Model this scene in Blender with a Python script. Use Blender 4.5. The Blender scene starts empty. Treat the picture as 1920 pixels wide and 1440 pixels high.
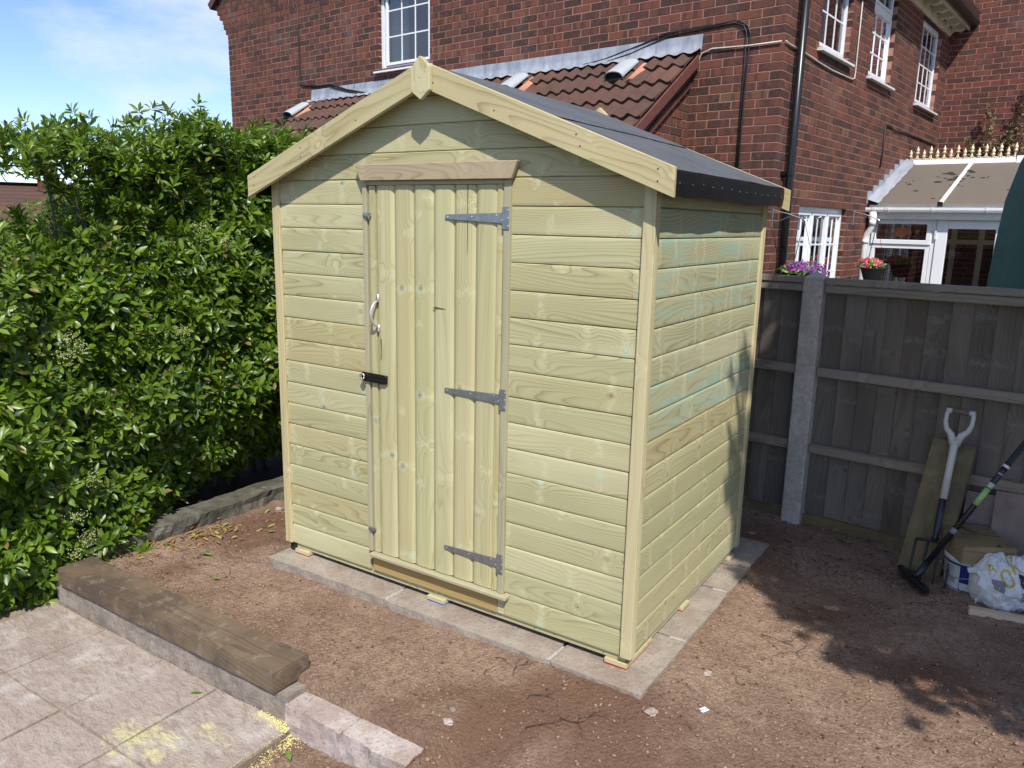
import bpy, bmesh, math, random
import numpy as np
from mathutils import Matrix, Vector
random.seed(7)
RNG = np.random.default_rng(11)
scn = bpy.context.scene
COL = scn.collection
R = math.radians

# ------------------------------------------------------------------ camera
CAM = Vector((1.008, -2.3655, 1.5439))
YAW, PITCH, ROLL = 0.5779, 0.2069, 0.0209
fw = Vector((-math.sin(YAW) * math.cos(PITCH), math.cos(YAW) * math.cos(PITCH), -math.sin(PITCH)))
rt = Vector((math.cos(YAW), math.sin(YAW), 0.0))
up = rt.cross(fw)
rt, up = rt * math.cos(ROLL) + up * math.sin(ROLL), up * math.cos(ROLL) - rt * math.sin(ROLL)
cam_data = bpy.data.cameras.new("camera")
cam_data.sensor_width = 36.0
cam_data.lens = 1452.7 / 1920 * 36.0
cam_data.clip_start, cam_data.clip_end = 0.05, 2000.0
cam = bpy.data.objects.new("camera", cam_data)
COL.objects.link(cam)
cam.matrix_world = Matrix(((rt.x, up.x, -fw.x, CAM.x), (rt.y, up.y, -fw.y, CAM.y), (rt.z, up.z, -fw.z, CAM.z), (0, 0, 0, 1)))
scn.camera = cam

# ------------------------------------------------------------------ light
SUN = Vector((0.85, -1.0, 1.62)).normalized()
sun_data = bpy.data.lights.new("sun", 'SUN')
sun_data.energy = 4.1
sun_data.angle = R(0.6)
sun_data.color = (1.0, 0.955, 0.88)
sun = bpy.data.objects.new("sun", sun_data)
COL.objects.link(sun)
sun.rotation_euler = SUN.to_track_quat('Z', 'Y').to_euler()
sun.location = (6, -7, 12)

world = bpy.data.worlds.new("World")
scn.world = world
world.use_nodes = True
wn, wl = world.node_tree.nodes, world.node_tree.links
wn.clear()
w_out = wn.new('ShaderNodeOutputWorld')
w_bg = wn.new('ShaderNodeBackground')
w_sky = wn.new('ShaderNodeTexSky')
w_sky.sky_type = 'NISHITA'
w_sky.sun_disc = False
w_sky.sun_elevation = math.asin(SUN.z)
w_sky.sun_rotation = math.atan2(SUN.x, SUN.y)
w_sky.air_density, w_sky.dust_density, w_sky.ozone_density = 0.85, 0.15, 2.2
w_bg.inputs['Strength'].default_value = 0.145
w_tc = wn.new('ShaderNodeTexCoord')
w_sep = wn.new('ShaderNodeSeparateXYZ')
wl.new(w_tc.outputs['Generated'], w_sep.inputs[0])
w_map = wn.new('ShaderNodeMapping')
w_map.inputs['Scale'].default_value = (3.2, 3.2, 8.0)
w_map.inputs['Location'].default_value = (0.9, 0.1, 0.2)
wl.new(w_tc.outputs['Generated'], w_map.inputs['Vector'])
w_no = wn.new('ShaderNodeTexNoise')
w_no.inputs['Scale'].default_value = 1.0
w_no.inputs['Detail'].default_value = 9
w_no.inputs['Roughness'].default_value = 0.56
wl.new(w_map.outputs[0], w_no.inputs['Vector'])
w_rmp = wn.new('ShaderNodeValToRGB')
w_rmp.color_ramp.elements[0].position = 0.47
w_rmp.color_ramp.elements[1].position = 0.66
wl.new(w_no.outputs['Fac'], w_rmp.inputs['Fac'])
w_mix = wn.new('ShaderNodeMix')
w_mix.data_type = 'RGBA'
w_mix.inputs[7].default_value = (4.6, 4.9, 5.3, 1)
w_m2 = wn.new('ShaderNodeMath')
w_m2.operation = 'MULTIPLY'
w_m2.inputs[1].default_value = 0.85
wl.new(w_rmp.outputs['Color'], w_m2.inputs[0])
wl.new(w_m2.outputs[0], w_mix.inputs[0])
w_tint = wn.new('ShaderNodeMix')
w_tint.data_type = 'RGBA'
w_tint.blend_type = 'MULTIPLY'
w_tint.inputs[0].default_value = 1.0
w_tint.inputs[7].default_value = (.80, .83, 1.0, 1)
wl.new(w_sky.outputs[0], w_tint.inputs[6])
wl.new(w_tint.outputs[2], w_mix.inputs[6])
wl.new(w_mix.outputs[2], w_bg.inputs['Color'])
wl.new(w_bg.outputs[0], w_out.inputs[0])

scn.view_settings.view_transform = 'Standard'
scn.view_settings.look = 'None'
scn.view_settings.gamma = 1.0
scn.view_settings.use_curve_mapping = False
scn.view_settings.exposure = 0.47

# ------------------------------------------------------------------ object helpers
WM = {}
def add(name, mesh, parent=None, M=None, mat=None):
    o = bpy.data.objects.new(name, mesh)
    COL.objects.link(o)
    M = Matrix.Identity(4) if M is None else M.copy()
    if parent is not None:
        o.parent = parent
        o.matrix_basis = WM[parent].inverted() @ M
    else:
        o.matrix_basis = M
    WM[o] = M
    if mat is not None and mesh is not None:
        mesh.materials.clear()
        for m in (mat if isinstance(mat, (list, tuple)) else [mat]):
            mesh.materials.append(m)
    return o

def tag(o, label=None, cat=None, group=None, kind=None):
    if label: o['label'] = label
    if cat: o['category'] = cat
    if group: o['group'] = group
    if kind: o['kind'] = kind
    return o

def thing(name, label, cat, loc=(0, 0, 0), rz=0.0, group=None):
    return tag(add(name, None, None, Matrix.Translation(loc) @ Matrix.Rotation(rz, 4, 'Z')), label, cat, group)

def T(x, y, z): return Matrix.Translation((x, y, z))
def RX(a): return Matrix.Rotation(a, 4, 'X')
def RY(a): return Matrix.Rotation(a, 4, 'Y')
def RZ(a): return Matrix.Rotation(a, 4, 'Z')
def FRAME(o, x, y, z):
    x, y, z = Vector(x).normalized(), Vector(y).normalized(), Vector(z).normalized()
    return Matrix(((x.x, y.x, z.x, o[0]), (x.y, y.y, z.y, o[1]), (x.z, y.z, z.z, o[2]), (0, 0, 0, 1)))

class MB:
    def __init__(s): s.v, s.f, s.mi, s.cur = [], [], [], 0
    def add(s, vs, fs):
        n = len(s.v)
        s.v += [tuple(v) for v in vs]
        s.f += [tuple(i + n for i in f) for f in fs]
        s.mi += [s.cur] * len(fs)
    def box(s, a, b, M=None):
        x0, y0, z0 = a; x1, y1, z1 = b
        vs = [(x0, y0, z0), (x1, y0, z0), (x1, y1, z0), (x0, y1, z0), (x0, y0, z1), (x1, y0, z1), (x1, y1, z1), (x0, y1, z1)]
        if M: vs = [M @ Vector(v) for v in vs]
        s.add(vs, [(3, 2, 1, 0), (4, 5, 6, 7), (0, 1, 5, 4), (1, 2, 6, 5), (2, 3, 7, 6), (3, 0, 4, 7)])
    def prism(s, poly, d0, d1, axis='y', M=None):
        """polygon given as (a, b), extruded along axis; y: (x,z), x: (y,z), z: (x,y)"""
        def P(a, b, d):
            return {'y': (a, d, b), 'x': (d, a, b), 'z': (a, b, d)}[axis]
        n = len(poly)
        vs = [P(a, b, d0) for a, b in poly] + [P(a, b, d1) for a, b in poly]
        if M: vs = [M @ Vector(v) for v in vs]
        s.add(vs, [tuple(range(n)), tuple(range(2 * n - 1, n - 1, -1))] + [(i + n, (i + 1) % n + n, (i + 1) % n, i) for i in range(n)])
    def tube(s, pts, r, n=6, caps=True):
        pts = [Vector(p) for p in pts]
        rs = r if isinstance(r, (list, tuple)) else [r] * len(pts)
        vs, prev = [], None
        for i, p in enumerate(pts):
            d = (pts[min(i + 1, len(pts) - 1)] - pts[max(i - 1, 0)]).normalized()
            if prev is None:
                a = Vector((0, 0, 1)) if abs(d.z) < .9 else Vector((1, 0, 0))
                prev = d.cross(a).normalized()
            x = (prev - d * prev.dot(d)).normalized(); prev = x
            y = d.cross(x)
            vs += [p + (x * math.cos(2 * math.pi * k / n) + y * math.sin(2 * math.pi * k / n)) * rs[i] for k in range(n)]
        fs = [(i * n + k, i * n + (k + 1) % n, (i + 1) * n + (k + 1) % n, (i + 1) * n + k) for i in range(len(pts) - 1) for k in range(n)]
        if caps:
            fs += [tuple(range(n - 1, -1, -1)), tuple((len(pts) - 1) * n + k for k in range(n))]
        s.add(vs, fs)
    def lathe(s, prof, n=16, M=None, caps=False):
        vs = [(r * math.cos(2 * math.pi * k / n), r * math.sin(2 * math.pi * k / n), z) for r, z in prof for k in range(n)]
        if M: vs = [M @ Vector(v) for v in vs]
        fs = [(i * n + k, i * n + (k + 1) % n, (i + 1) * n + (k + 1) % n, (i + 1) * n + k) for i in range(len(prof) - 1) for k in range(n)]
        if caps: fs += [tuple(range(n - 1, -1, -1)), tuple((len(prof) - 1) * n + k for k in range(n))]
        s.add(vs, fs)
    def mesh(s, name, smooth=False, bevel=0.0):
        me = bpy.data.meshes.new(name)
        me.from_pydata(s.v, [], s.f)
        if any(s.mi): me.polygons.foreach_set('material_index', s.mi)
        bm = bmesh.new(); bm.from_mesh(me)
        bmesh.ops.recalc_face_normals(bm, faces=bm.faces)
        if bevel > 0:
            bmesh.ops.bevel(bm, geom=[e for e in bm.edges if e.is_manifold and e.calc_face_angle(0) > .6], offset=bevel, segments=1, affect='EDGES', clamp_overlap=True)
        bm.to_mesh(me); bm.free()
        if smooth: me.polygons.foreach_set('use_smooth', [True] * len(me.polygons))
        me.update()
        return me

def np_mesh(name, V, quads=None, tris=None, smooth=False):
    me = bpy.data.meshes.new(name)
    V = np.asarray(V, np.float32).reshape(-1, 3)
    quads = np.zeros((0, 4), np.int32) if quads is None else np.asarray(quads, np.int32).reshape(-1, 4)
    tris = np.zeros((0, 3), np.int32) if tris is None else np.asarray(tris, np.int32).reshape(-1, 3)
    me.vertices.add(len(V)); me.vertices.foreach_set('co', V.ravel())
    me.loops.add(quads.size + tris.size)
    me.loops.foreach_set('vertex_index', np.concatenate([quads.ravel(), tris.ravel()]))
    nq, nt = len(quads), len(tris)
    me.polygons.add(nq + nt)
    me.polygons.foreach_set('loop_start', np.concatenate([np.arange(nq) * 4, nq * 4 + np.arange(nt) * 3]).astype(np.int32))
    me.update(calc_edges=True)
    me.validate()
    if smooth: me.polygons.foreach_set('use_smooth', [True] * len(me.polygons))
    return me

def vnoise(x, y, freq, seed):
    g = np.random.default_rng(seed).random((128, 128))
    u, v = x * freq + 1000.3, y * freq + 1000.7
    i, j = np.floor(u).astype(int), np.floor(v).astype(int)
    a, b = u - i, v - j
    a, b = a * a * (3 - 2 * a), b * b * (3 - 2 * b)
    i0, i1, j0, j1 = i % 128, (i + 1) % 128, j % 128, (j + 1) % 128
    return g[i0, j0] * (1 - a) * (1 - b) + g[i1, j0] * a * (1 - b) + g[i0, j1] * (1 - a) * b + g[i1, j1] * a * b - .5
def fbm(x, y, freq, octv, seed, gain=.5):
    x, y = np.asarray(x, float), np.asarray(y, float)
    t, am = np.zeros_like(x), 1.0
    for k in range(octv):
        t = t + am * vnoise(x, y, freq * 2 ** k, seed + k); am *= gain
    return t

# ------------------------------------------------------------------ materials
class NT:
    def __init__(s, name):
        s.m = bpy.data.materials.new(name); s.m.use_nodes = True
        s.n, s.l = s.m.node_tree.nodes, s.m.node_tree.links
        s.n.clear()
        s.out = s.n.new('ShaderNodeOutputMaterial')
        s.b = s.n.new('ShaderNodeBsdfPrincipled')
        s.l.new(s.b.outputs[0], s.out.inputs[0])
    def put(s, sock, v):
        if v is None: return
        if hasattr(v, 'is_output') or isinstance(v, bpy.types.NodeSocket): s.l.new(v, sock)
        else:
            if hasattr(sock.default_value, '__len__') and len(sock.default_value) == 4 and len(v) == 3: v = (*v, 1)
            sock.default_value = v
    def math(s, op, a, b=None, c=None, clamp=False):
        n = s.n.new('ShaderNodeMath'); n.operation = op; n.use_clamp = clamp
        s.put(n.inputs[0], a); s.put(n.inputs[1], b)
        if c is not None: s.put(n.inputs[2], c)
        return n.outputs[0]
    def vmath(s, op, a, b=None):
        n = s.n.new('ShaderNodeVectorMath'); n.operation = op
        s.put(n.inputs[0], a); s.put(n.inputs[1], b)
        return n.outputs['Value'] if op in ('LENGTH', 'DOT_PRODUCT', 'DISTANCE') else n.outputs[0]
    def coord(s, kind='Object'):
        return s.n.new('ShaderNodeTexCoord').outputs[kind]
    def pos(s): return s.n.new('ShaderNodeNewGeometry').outputs['Position']
    def rnd(s):
        a = s.n.new('ShaderNodeNewGeometry').outputs['Random Per Island']
        b = s.n.new('ShaderNodeObjectInfo').outputs['Random']
        return s.math('FRACT', s.math('ADD', a, b))
    def sep(s, v):
        n = s.n.new('ShaderNodeSeparateXYZ'); s.put(n.inputs[0], v); return n.outputs
    def comb(s, x, y, z):
        n = s.n.new('ShaderNodeCombineXYZ')
        for i, v in enumerate((x, y, z)): s.put(n.inputs[i], v)
        return n.outputs[0]
    def noise(s, vec, scale, detail=3, rough=.5, dist=0.0):
        n = s.n.new('ShaderNodeTexNoise'); s.put(n.inputs['Vector'], vec)
        n.inputs['Scale'].default_value = scale; n.inputs['Detail'].default_value = detail
        n.inputs['Roughness'].default_value = rough; n.inputs['Distortion'].default_value = dist
        return n.outputs['Fac']
    def voro(s, vec, scale, feature='F1', dims='3D', out='Distance', rand=1.0):
        n = s.n.new('ShaderNodeTexVoronoi'); n.feature = feature; n.voronoi_dimensions = dims
        s.put(n.inputs['Vector'], vec); n.inputs['Scale'].default_value = scale
        n.inputs['Randomness'].default_value = rand
        return n if out is None else n.outputs[out]
    def ramp(s, fac, stops, interp='LINEAR'):
        n = s.n.new('ShaderNodeValToRGB'); r = n.color_ramp; r.interpolation = interp
        while len(r.elements) < len(stops): r.elements.new(.5)
        for e, (p, c) in zip(r.elements, stops):
            e.position = p; e.color = (*c, 1) if hasattr(c, '__len__') else (c, c, c, 1)
        s.put(n.inputs[0], fac)
        return n.outputs['Color']
    def step(s, v, lo, hi):
        n = s.n.new('ShaderNodeMapRange'); n.interpolation_type = 'SMOOTHSTEP'
        s.put(n.inputs['Value'], v); n.inputs['From Min'].default_value = lo; n.inputs['From Max'].default_value = hi
        return n.outputs[0]
    def mix(s, f, a, b, mode='MIX'):
        n = s.n.new('ShaderNodeMix'); n.data_type = 'RGBA'; n.blend_type = mode
        s.put(n.inputs[0], f); s.put(n.inputs[6], a); s.put(n.inputs[7], b)
        return n.outputs[2]
    def bump(s, h, strength=.4, dist=.002):
        n = s.n.new('ShaderNodeBump'); n.inputs['Strength'].default_value = strength
        n.inputs['Distance'].default_value = dist; s.put(n.inputs['Height'], h)
        s.l.new(n.outputs[0], s.b.inputs['Normal'])
    def done(s, col=None, rough=.7, metal=0.0, spec=.5):
        s.put(s.b.inputs['Base Color'], col); s.put(s.b.inputs['Roughness'], rough)
        s.b.inputs['Metallic'].default_value = metal
        s.b.inputs['Specular IOR Level'].default_value = spec
        return s.m

def wood(name, light, mid, dark, green=(.42, .52, .36), knot=(.20, .12, .06), knots=.5, greens=.4, rings=9.0, rough=.62, dirt=0.0, ringk=1.0, wash=0.0, knot_halo=None, xs=.75):
    t = NT(name)
    rnd = t.rnd()
    oc = t.coord('Object')
    seed = t.comb(t.math('MULTIPLY', rnd, 37.0), t.math('MULTIPLY', rnd, 11.0), t.math('MULTIPLY', rnd, 53.0))
    p = t.vmath('ADD', oc, seed)
    px, py, pz = t.sep(p)
    pz = t.math('ADD', pz, py)
    # knot whorls: one voronoi cell about 0.33 m x 0.2 m, each whorl also leaves a pale band right across the board
    sx, sz = 3.0, 5.5
    kc = t.comb(t.math('MULTIPLY', px, sx), t.math('MULTIPLY', pz, sz), 0.0)
    vo = t.voro(kc, 1.0, dims='2D', out=None)
    kp, kcol = vo.outputs['Position'], vo.outputs['Color']
    dv = t.vmath('SUBTRACT', kc, kp)
    dx, dz, _ = t.sep(dv)
    dx, dz = t.math('DIVIDE', dx, sx), t.math('DIVIDE', dz, sz)
    wob = t.math('MULTIPLY', t.math('SUBTRACT', t.noise(p, 42.0, 2), .5), .013)
    wobx = t.math('MULTIPLY', t.math('SUBTRACT', t.noise(t.comb(t.math('MULTIPLY', px, 4.0), 0.0, t.math('MULTIPLY', pz, 26.0)), 1.0, 2), .5), .055)
    adx = t.math('ABSOLUTE', t.math('ADD', dx, wobx))
    d = t.math('ADD', t.vmath('LENGTH', t.comb(t.math('MULTIPLY', dx, .80), dz, 0)), wob)
    kr, kg, kb = t.sep(kcol)
    has = t.math('GREATER_THAN', kr, 1 - knots)
    size = t.math('ADD', t.math('MULTIPLY', kg, .007), .004)
    infl = t.math('MULTIPLY', t.step(t.math('ADD', t.math('ABSOLUTE', dz), t.math('MULTIPLY', t.math('ABSOLUTE', dx), .42)), .036, .0), has)
    wh = t.math('MULTIPLY', t.math('MULTIPLY', t.step(adx, .024, .003), has), t.step(t.noise(p, 60.0, 3, .6), .30, .62))
    # growth rings
    n1 = t.noise(t.comb(t.math('MULTIPLY', px, xs), t.math('MULTIPLY', py, 1.5), t.math('MULTIPLY', pz, 6.0)), 1.0, 2, .45, .15)
    n2 = t.noise(t.comb(t.math('MULTIPLY', px, xs * 3.7), 0.0, t.math('MULTIPLY', pz, 22.0)), 1.0, 2, .5)
    fld = t.math('ADD', t.math('MULTIPLY', n1, rings * 1.05), t.math('MULTIPLY', pz, rings * 2.4))
    fld = t.math('ADD', fld, t.math('MULTIPLY', n2, .7))
    fld = t.math('ADD', fld, t.math('MULTIPLY', infl, 3.2))
    fld = t.math('ADD', fld, t.math('MULTIPLY', t.math('MULTIPLY', t.step(adx, .06, .0), has), 1.1))
    fr = t.math('FRACT', fld)
    line = t.ramp(fr, [(0, .12), (.45, .0), (.80, .45), (.93, 1.0), (1.0, .12)])
    soft = t.noise(t.comb(t.math('MULTIPLY', px, 1.3), py, t.math('MULTIPLY', pz, 9.0)), 1.0, 2)
    lw = t.math('MULTIPLY', line, t.math('MULTIPLY', t.step(soft, .22, .66), ringk))
    fib = t.noise(t.comb(t.math('MULTIPLY', px, 7.0), t.math('MULTIPLY', py, 60.0), t.math('MULTIPLY', pz, 330.0)), 1.0, 3, .6)
    base = t.mix(t.step(t.noise(t.comb(t.math('MULTIPLY', px, 1.1), 0.0, t.math('MULTIPLY', pz, 4.0)), 1.0, 2), .3, .7), light, mid)
    base = t.mix(t.math('MULTIPLY', t.step(fib, .35, .75), .32), base, mid)
    rr = t.math('FRACT', t.math('MULTIPLY', rnd, 7.31))
    base = t.mix(t.math('MULTIPLY', rr, .75), base, mid)
    hue = t.math('FRACT', t.math('MULTIPLY', rnd, 17.9))
    base = t.mix(t.math('MULTIPLY', t.step(hue, .55, 1.0), .55), base, t.mix(.5, mid, tuple(v * k for v, k in zip(mid, (.86, .98, .95)))))
    base = t.mix(t.math('MULTIPLY', t.step(hue, .4, .0), .6), base, tuple(v * k for v, k in zip(mid, (.98, .84, .72))))
    base = t.mix(t.math('MULTIPLY', lw, .72), base, dark)
    if wash > 0:
        wv = t.noise(t.comb(t.math('MULTIPLY', px, 3.0), 0.0, t.math('MULTIPLY', pz, 16.0)), 1.0, 4, .6)
        wr = t.math('FRACT', t.math('MULTIPLY', rnd, 3.77))
        base = t.mix(t.math('MULTIPLY', t.math('MULTIPLY', t.step(wv, .42, .66), wash), t.step(wr, .1, .7)), base, green)
        cross = t.math('MULTIPLY', t.math('SUBTRACT', t.noise(t.comb(0.0, 0.0, t.math('MULTIPLY', pz, 40)), 1.0, 1), .5), .06)
        bx = t.math('PINGPONG', t.math('ADD', t.math('ADD', px, cross), t.math('MULTIPLY', rnd, .9)), .21)
        base = t.mix(t.math('MULTIPLY', t.step(bx, .016, .004), .55), base, light)
    # pale halo + green stain round knots, brown core
    halo = t.math('MAXIMUM', wh, t.math('MULTIPLY', t.math('MULTIPLY', t.step(d, .026, .008), has), t.step(t.noise(p, 48.0, 2), .36, .6)))
    base = t.mix(t.math('MULTIPLY', halo, .6), base, knot_halo or light)
    gm = t.math('MULTIPLY', t.math('MULTIPLY', t.math('GREATER_THAN', kb, 1 - greens), has), t.step(t.vmath('LENGTH', t.comb(t.math('ADD', t.math('MULTIPLY', dx, 1.2), t.math('MULTIPLY', wobx, .6)), t.math('MULTIPLY', dz, .55), 0)), .026, .006))
    gm = t.math('MULTIPLY', gm, t.step(t.noise(p, 55.0, 3, .6), .40, .62))
    base = t.mix(t.math('MULTIPLY', gm, .8), base, green)
    ring = t.step(t.math('ABSOLUTE', t.math('SUBTRACT', d, size)), .0042, .0006)
    base = t.mix(t.math('MULTIPLY', t.math('MULTIPLY', ring, has), t.math('MULTIPLY', t.step(kg, .2, .7), .45)), base, knot)
    core = t.math('MULTIPLY', t.step(d, .0075, .003), t.math('MULTIPLY', has, t.step(kg, .45, .8)))
    base = t.mix(t.math('MULTIPLY', core, .8), base, knot)
    if dirt > 0:
        dn = t.noise(oc, 5.0, 6, .65)
        base = t.mix(t.math('MULTIPLY', t.step(dn, .42, .60), dirt), base, (.06, .045, .034))
        dn2 = t.noise(oc, 18.0, 5, .7)
        base = t.mix(t.math('MULTIPLY', t.step(dn2, .54, .66), dirt * .6), base, (.30, .25, .20))
    t.bump(t.math('ADD', t.math('MULTIPLY', fib, .6), t.math('MULTIPLY', line, .5)), .25, .0012)
    return t.done(base, rough, 0, .3)

M = {}
M['shed'] = wood('pressure_treated_pine', (.545, .515, .315), (.415, .385, .21), (.185, .155, .068), green=(.34, .49, .38), knots=.8, greens=.55, rings=26, xs=.58)
M['shed_side'] = wood('pressure_treated_pine_green_wash', (.55, .525, .34), (.42, .40, .235), (.195, .175, .085), green=(.32, .47, .36), knots=.85, greens=.6, wash=.85, rings=20)
M['shed_door'] = wood('pine_matchboard', (.56, .52, .315), (.435, .40, .215), (.24, .205, .092), green=(.38, .52, .41), knots=.6, greens=.6, rings=22.0, ringk=.85, xs=.30)
M['barge'] = wood('pine_bargeboard', (.58, .51, .30), (.46, .395, .215), (.22, .155, .065), knot=(.16, .11, .06), knots=.6, greens=.2, rings=14)
M['trim'] = wood('pine_trim', (.59, .535, .325), (.49, .435, .25), (.33, .27, .14), knot=(.26, .14, .07), knots=.16, greens=.05, rings=8)
M['header'] = wood('pink_pine_header', (.44, .365, .235), (.37, .30, .19), (.20, .145, .08), knot=(.20, .075, .04), knots=.95, greens=.0, rings=15, xs=1.1)
M['jamb'] = wood('green_grey_door_jamb', (.43, .40, .265), (.36, .33, .21), (.22, .195, .115), knots=.1, greens=.1, rings=6)
M['kick'] = wood('brown_treated_board', (.47, .33, .135), (.38, .26, .10), (.26, .165, .06), knots=.3, greens=.1)
M['raw'] = wood('raw_softwood', (.66, .54, .38), (.57, .45, .30), (.40, .29, .17), knots=.3, greens=0)
M['sleeper'] = wood('weathered_brown_sleeper', (.20, .145, .092), (.135, .094, .06), (.06, .04, .026), green=(.17, .155, .08), knots=.3, greens=.5, rings=18, ringk=.9, dirt=.6, rough=.75)
M['offcut'] = wood('olive_sleeper_offcut', (.38, .28, .155), (.27, .19, .10), (.13, .085, .045), green=(.2, .2, .09), knots=.4, greens=.3, rings=15, dirt=.3)
M['mossy'] = wood('mossy_plank', (.24, .20, .105), (.165, .135, .068), (.08, .063, .032), green=(.14, .16, .065), knots=.4, greens=.7, rings=14, dirt=.35)
M['fence'] = wood('grey_weathered_featheredge', (.29, .255, .215), (.115, .097, .078), (.048, .04, .032), green=(.15, .15, .14), knot=(.045, .04, .035), knots=.7, greens=.1, rings=16, ringk=.7, rough=.85, knot_halo=(.20, .182, .16))
M['rail'] = wood('grey_weathered_rail', (.34, .295, .245), (.255, .22, .18), (.13, .11, .088), green=(.2, .2, .18), knot=(.04, .035, .03), knots=.35, greens=.1, rings=6, rough=.85)

def plain(name, col, rough=.6, metal=0.0, spec=.5, var=.12, nscale=30.0, bumpd=.0):
    t = NT(name)
    n = t.noise(t.coord('Object'), nscale, 4, .6)
    c = t.mix(t.math('MULTIPLY', t.step(n, .3, .7), var * 2), col, tuple(v * .55 for v in col))
    if bumpd: t.bump(n, .5, bumpd)
    return t.done(c, rough, metal, spec)
M['galv'] = plain('galvanised_steel', (.40, .42, .44), .38, .85, .5, .25, 45)
M['dark_metal'] = plain('dark_fork_steel', (.035, .037, .042), .55, .3)
M['black_hasp'] = plain('black_japanned_steel', (.02, .018, .016), .30, .4)
M['screw'] = plain('zinc_screw', (.62, .64, .66), .3, .9)
M['black_plastic'] = plain('black_plastic', (.010, .011, .013), .32, 0, .5, .1)
M['black_rubber'] = plain('black_bristle', (.012, .012, .013), .8)
M['white_upvc'] = plain('white_upvc', (.80, .81, .83), .28, 0, .5, .04, 6)
M['white_dirty'] = plain('white_plastic_downpipe', (.74, .74, .72), .35, 0, .5, .1, 14)
M['cream'] = plain('cream_paint', (.66, .61, .49), .5, 0, .4, .06, 8)
M['cream_dark'] = plain('cream_interior_frame', (.50, .46, .36), .5, 0, .4, .06, 8)
M['gold'] = plain('gold_plastic_cresting', (.74, .66, .45), .4, .05, .5, .08)
M['red_plastic'] = plain('red_plastic_shim', (.32, .016, .02), .35)
M['blue_plastic'] = plain('blue_plastic_shim', (.02, .08, .55), .35)
M['cable_black'] = plain('black_cable', (.018, .016, .016), .5)
M['cable_white'] = plain('white_cable', (.62, .56, .50), .5, 0, .4, .2)
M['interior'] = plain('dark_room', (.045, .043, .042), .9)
M['curtain'] = plain('net_curtain', (.42, .43, .44), .9, 0, .2, .2, 20)
M['dark_slat'] = plain('dark_brown_slat', (.085, .060, .045), .7, 0, .3, .3, 15)
M['fork_handle'] = plain('grey_poly_handle', (.56, .55, .50), .45, 0, .4, .12, 12)
M['navy'] = plain('navy_socket', (.020, .022, .035), .45)
M['grip'] = plain('worn_wood_grip', (.16, .125, .10), .65, 0, .3, .3, 60)
M['bucket_white'] = plain('white_bucket_plastic', (.72, .73, .74), .35, 0, .5, .15, 9)
M['bucket_blue'] = plain('blue_bucket_label', (.012, .030, .19), .4, 0, .5, .12, 9)
M['bag_white'] = plain('white_woven_bag', (.70, .71, .72), .42, 0, .5, .14, 12)
M['ink_black'] = plain('black_ink', (.012, .012, .012), .6)
M['ink_grey'] = plain('grey_ink', (.22, .22, .23), .6)
M['ink_yellow'] = plain('yellow_ink', (.62, .45, .03), .5)
M['soil_dark'] = plain('dark_potting_soil', (.03, .022, .016), .95)
M['basket'] = plain('black_coir_basket', (.014, .012, .011), .85, 0, .3, .3, 60, .004)
M['parasol'] = plain('green_parasol_cloth', (.085, .165, .125), .8, 0, .3, .15, 6)
M['slab_pink'] = plain('pinkish_paving', (.26, .20, .17), .9, 0, .3, .28, 14, .001)
M['terracotta'] = plain('chimney_terracotta', (.26, .12, .07), .85, 0, .3, .3, 12)
M['stem'] = plain('brown_stem', (.10, .075, .05), .85, 0, .3, .3, 40)
M['grey_stem'] = plain('grey_bark', (.085, .072, .056), .85, 0, .3, .3, 40)
M['twig'] = plain('dark_root', (.055, .034, .024), .9)
M['render'] = plain('cream_render', (.5, .46, .4), .9)
M['green_decal'] = plain('green_decal', (.30, .50, .16), .4)

def glass_mat():
    t = NT('window_glass')
    t.n.remove(t.b)
    tr = t.n.new('ShaderNodeBsdfTransparent'); tr.inputs[0].default_value = (.82, .86, .86, 1)
    gl = t.n.new('ShaderNodeBsdfGlossy'); gl.inputs['Roughness'].default_value = .015
    gl.inputs['Color'].default_value = (.9, .95, 1, 1)
    fr = t.n.new('ShaderNodeFresnel'); fr.inputs[0].default_value = 1.55
    mx = t.n.new('ShaderNodeMixShader')
    f = t.math('ADD', t.math('MULTIPLY', fr.outputs[0], 1.5), .06, clamp=True)
    t.l.new(f, mx.inputs[0]); t.l.new(tr.outputs[0], mx.inputs[1]); t.l.new(gl.outputs[0], mx.inputs[2])
    t.l.new(mx.outputs[0], t.out.inputs[0])
    return t.m
M['glass'] = glass_mat()

def brick_mat(name, red, brown, dark, tan):
    t = NT(name)
    r = t.rnd()
    p = t.pos()
    x, y, z = t.sep(p)
    h = t.math('ADD', x, t.math('MULTIPLY', y, 1.07))
    c = t.ramp(r, [(0, red), (.30, tuple(a * .9 for a in red)), (.42, brown), (.66, brown), (.76, dark), (.95, dark), (.985, tan)])
    band = t.noise(t.comb(t.math('MULTIPLY', h, 17.0), t.math('MULTIPLY', r, 40.0), t.math('MULTIPLY', z, 1.4)), 1.0, 2, .5)
    c = t.mix(t.math('MULTIPLY', t.step(band, .50, .60), .72), c, dark)
    bl = t.noise(p, 34.0, 3, .6)
    c = t.mix(t.math('MULTIPLY', t.step(bl, .5, .68), .6), c, red)
    fine = t.noise(p, 190.0, 4, .65)
    c = t.mix(t.math('MULTIPLY', t.step(fine, .4, .75), .4), c, tuple(a * .45 for a in dark))
    lime = t.noise(p, 1.7, 4, .6)
    c = t.mix(t.math('MULTIPLY', t.step(lime, .56, .78), .14), c, (.42, .36, .33))
    t.bump(t.math('ADD', fine, t.math('MULTIPLY', bl, .7)), .6, .003)
    return t.done(c, .9, 0, .25)
M['brick'] = brick_mat('mixed_red_brick', (.188, .071, .048), (.130, .055, .040), (.066, .037, .032), (.20, .105, .06))
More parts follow.
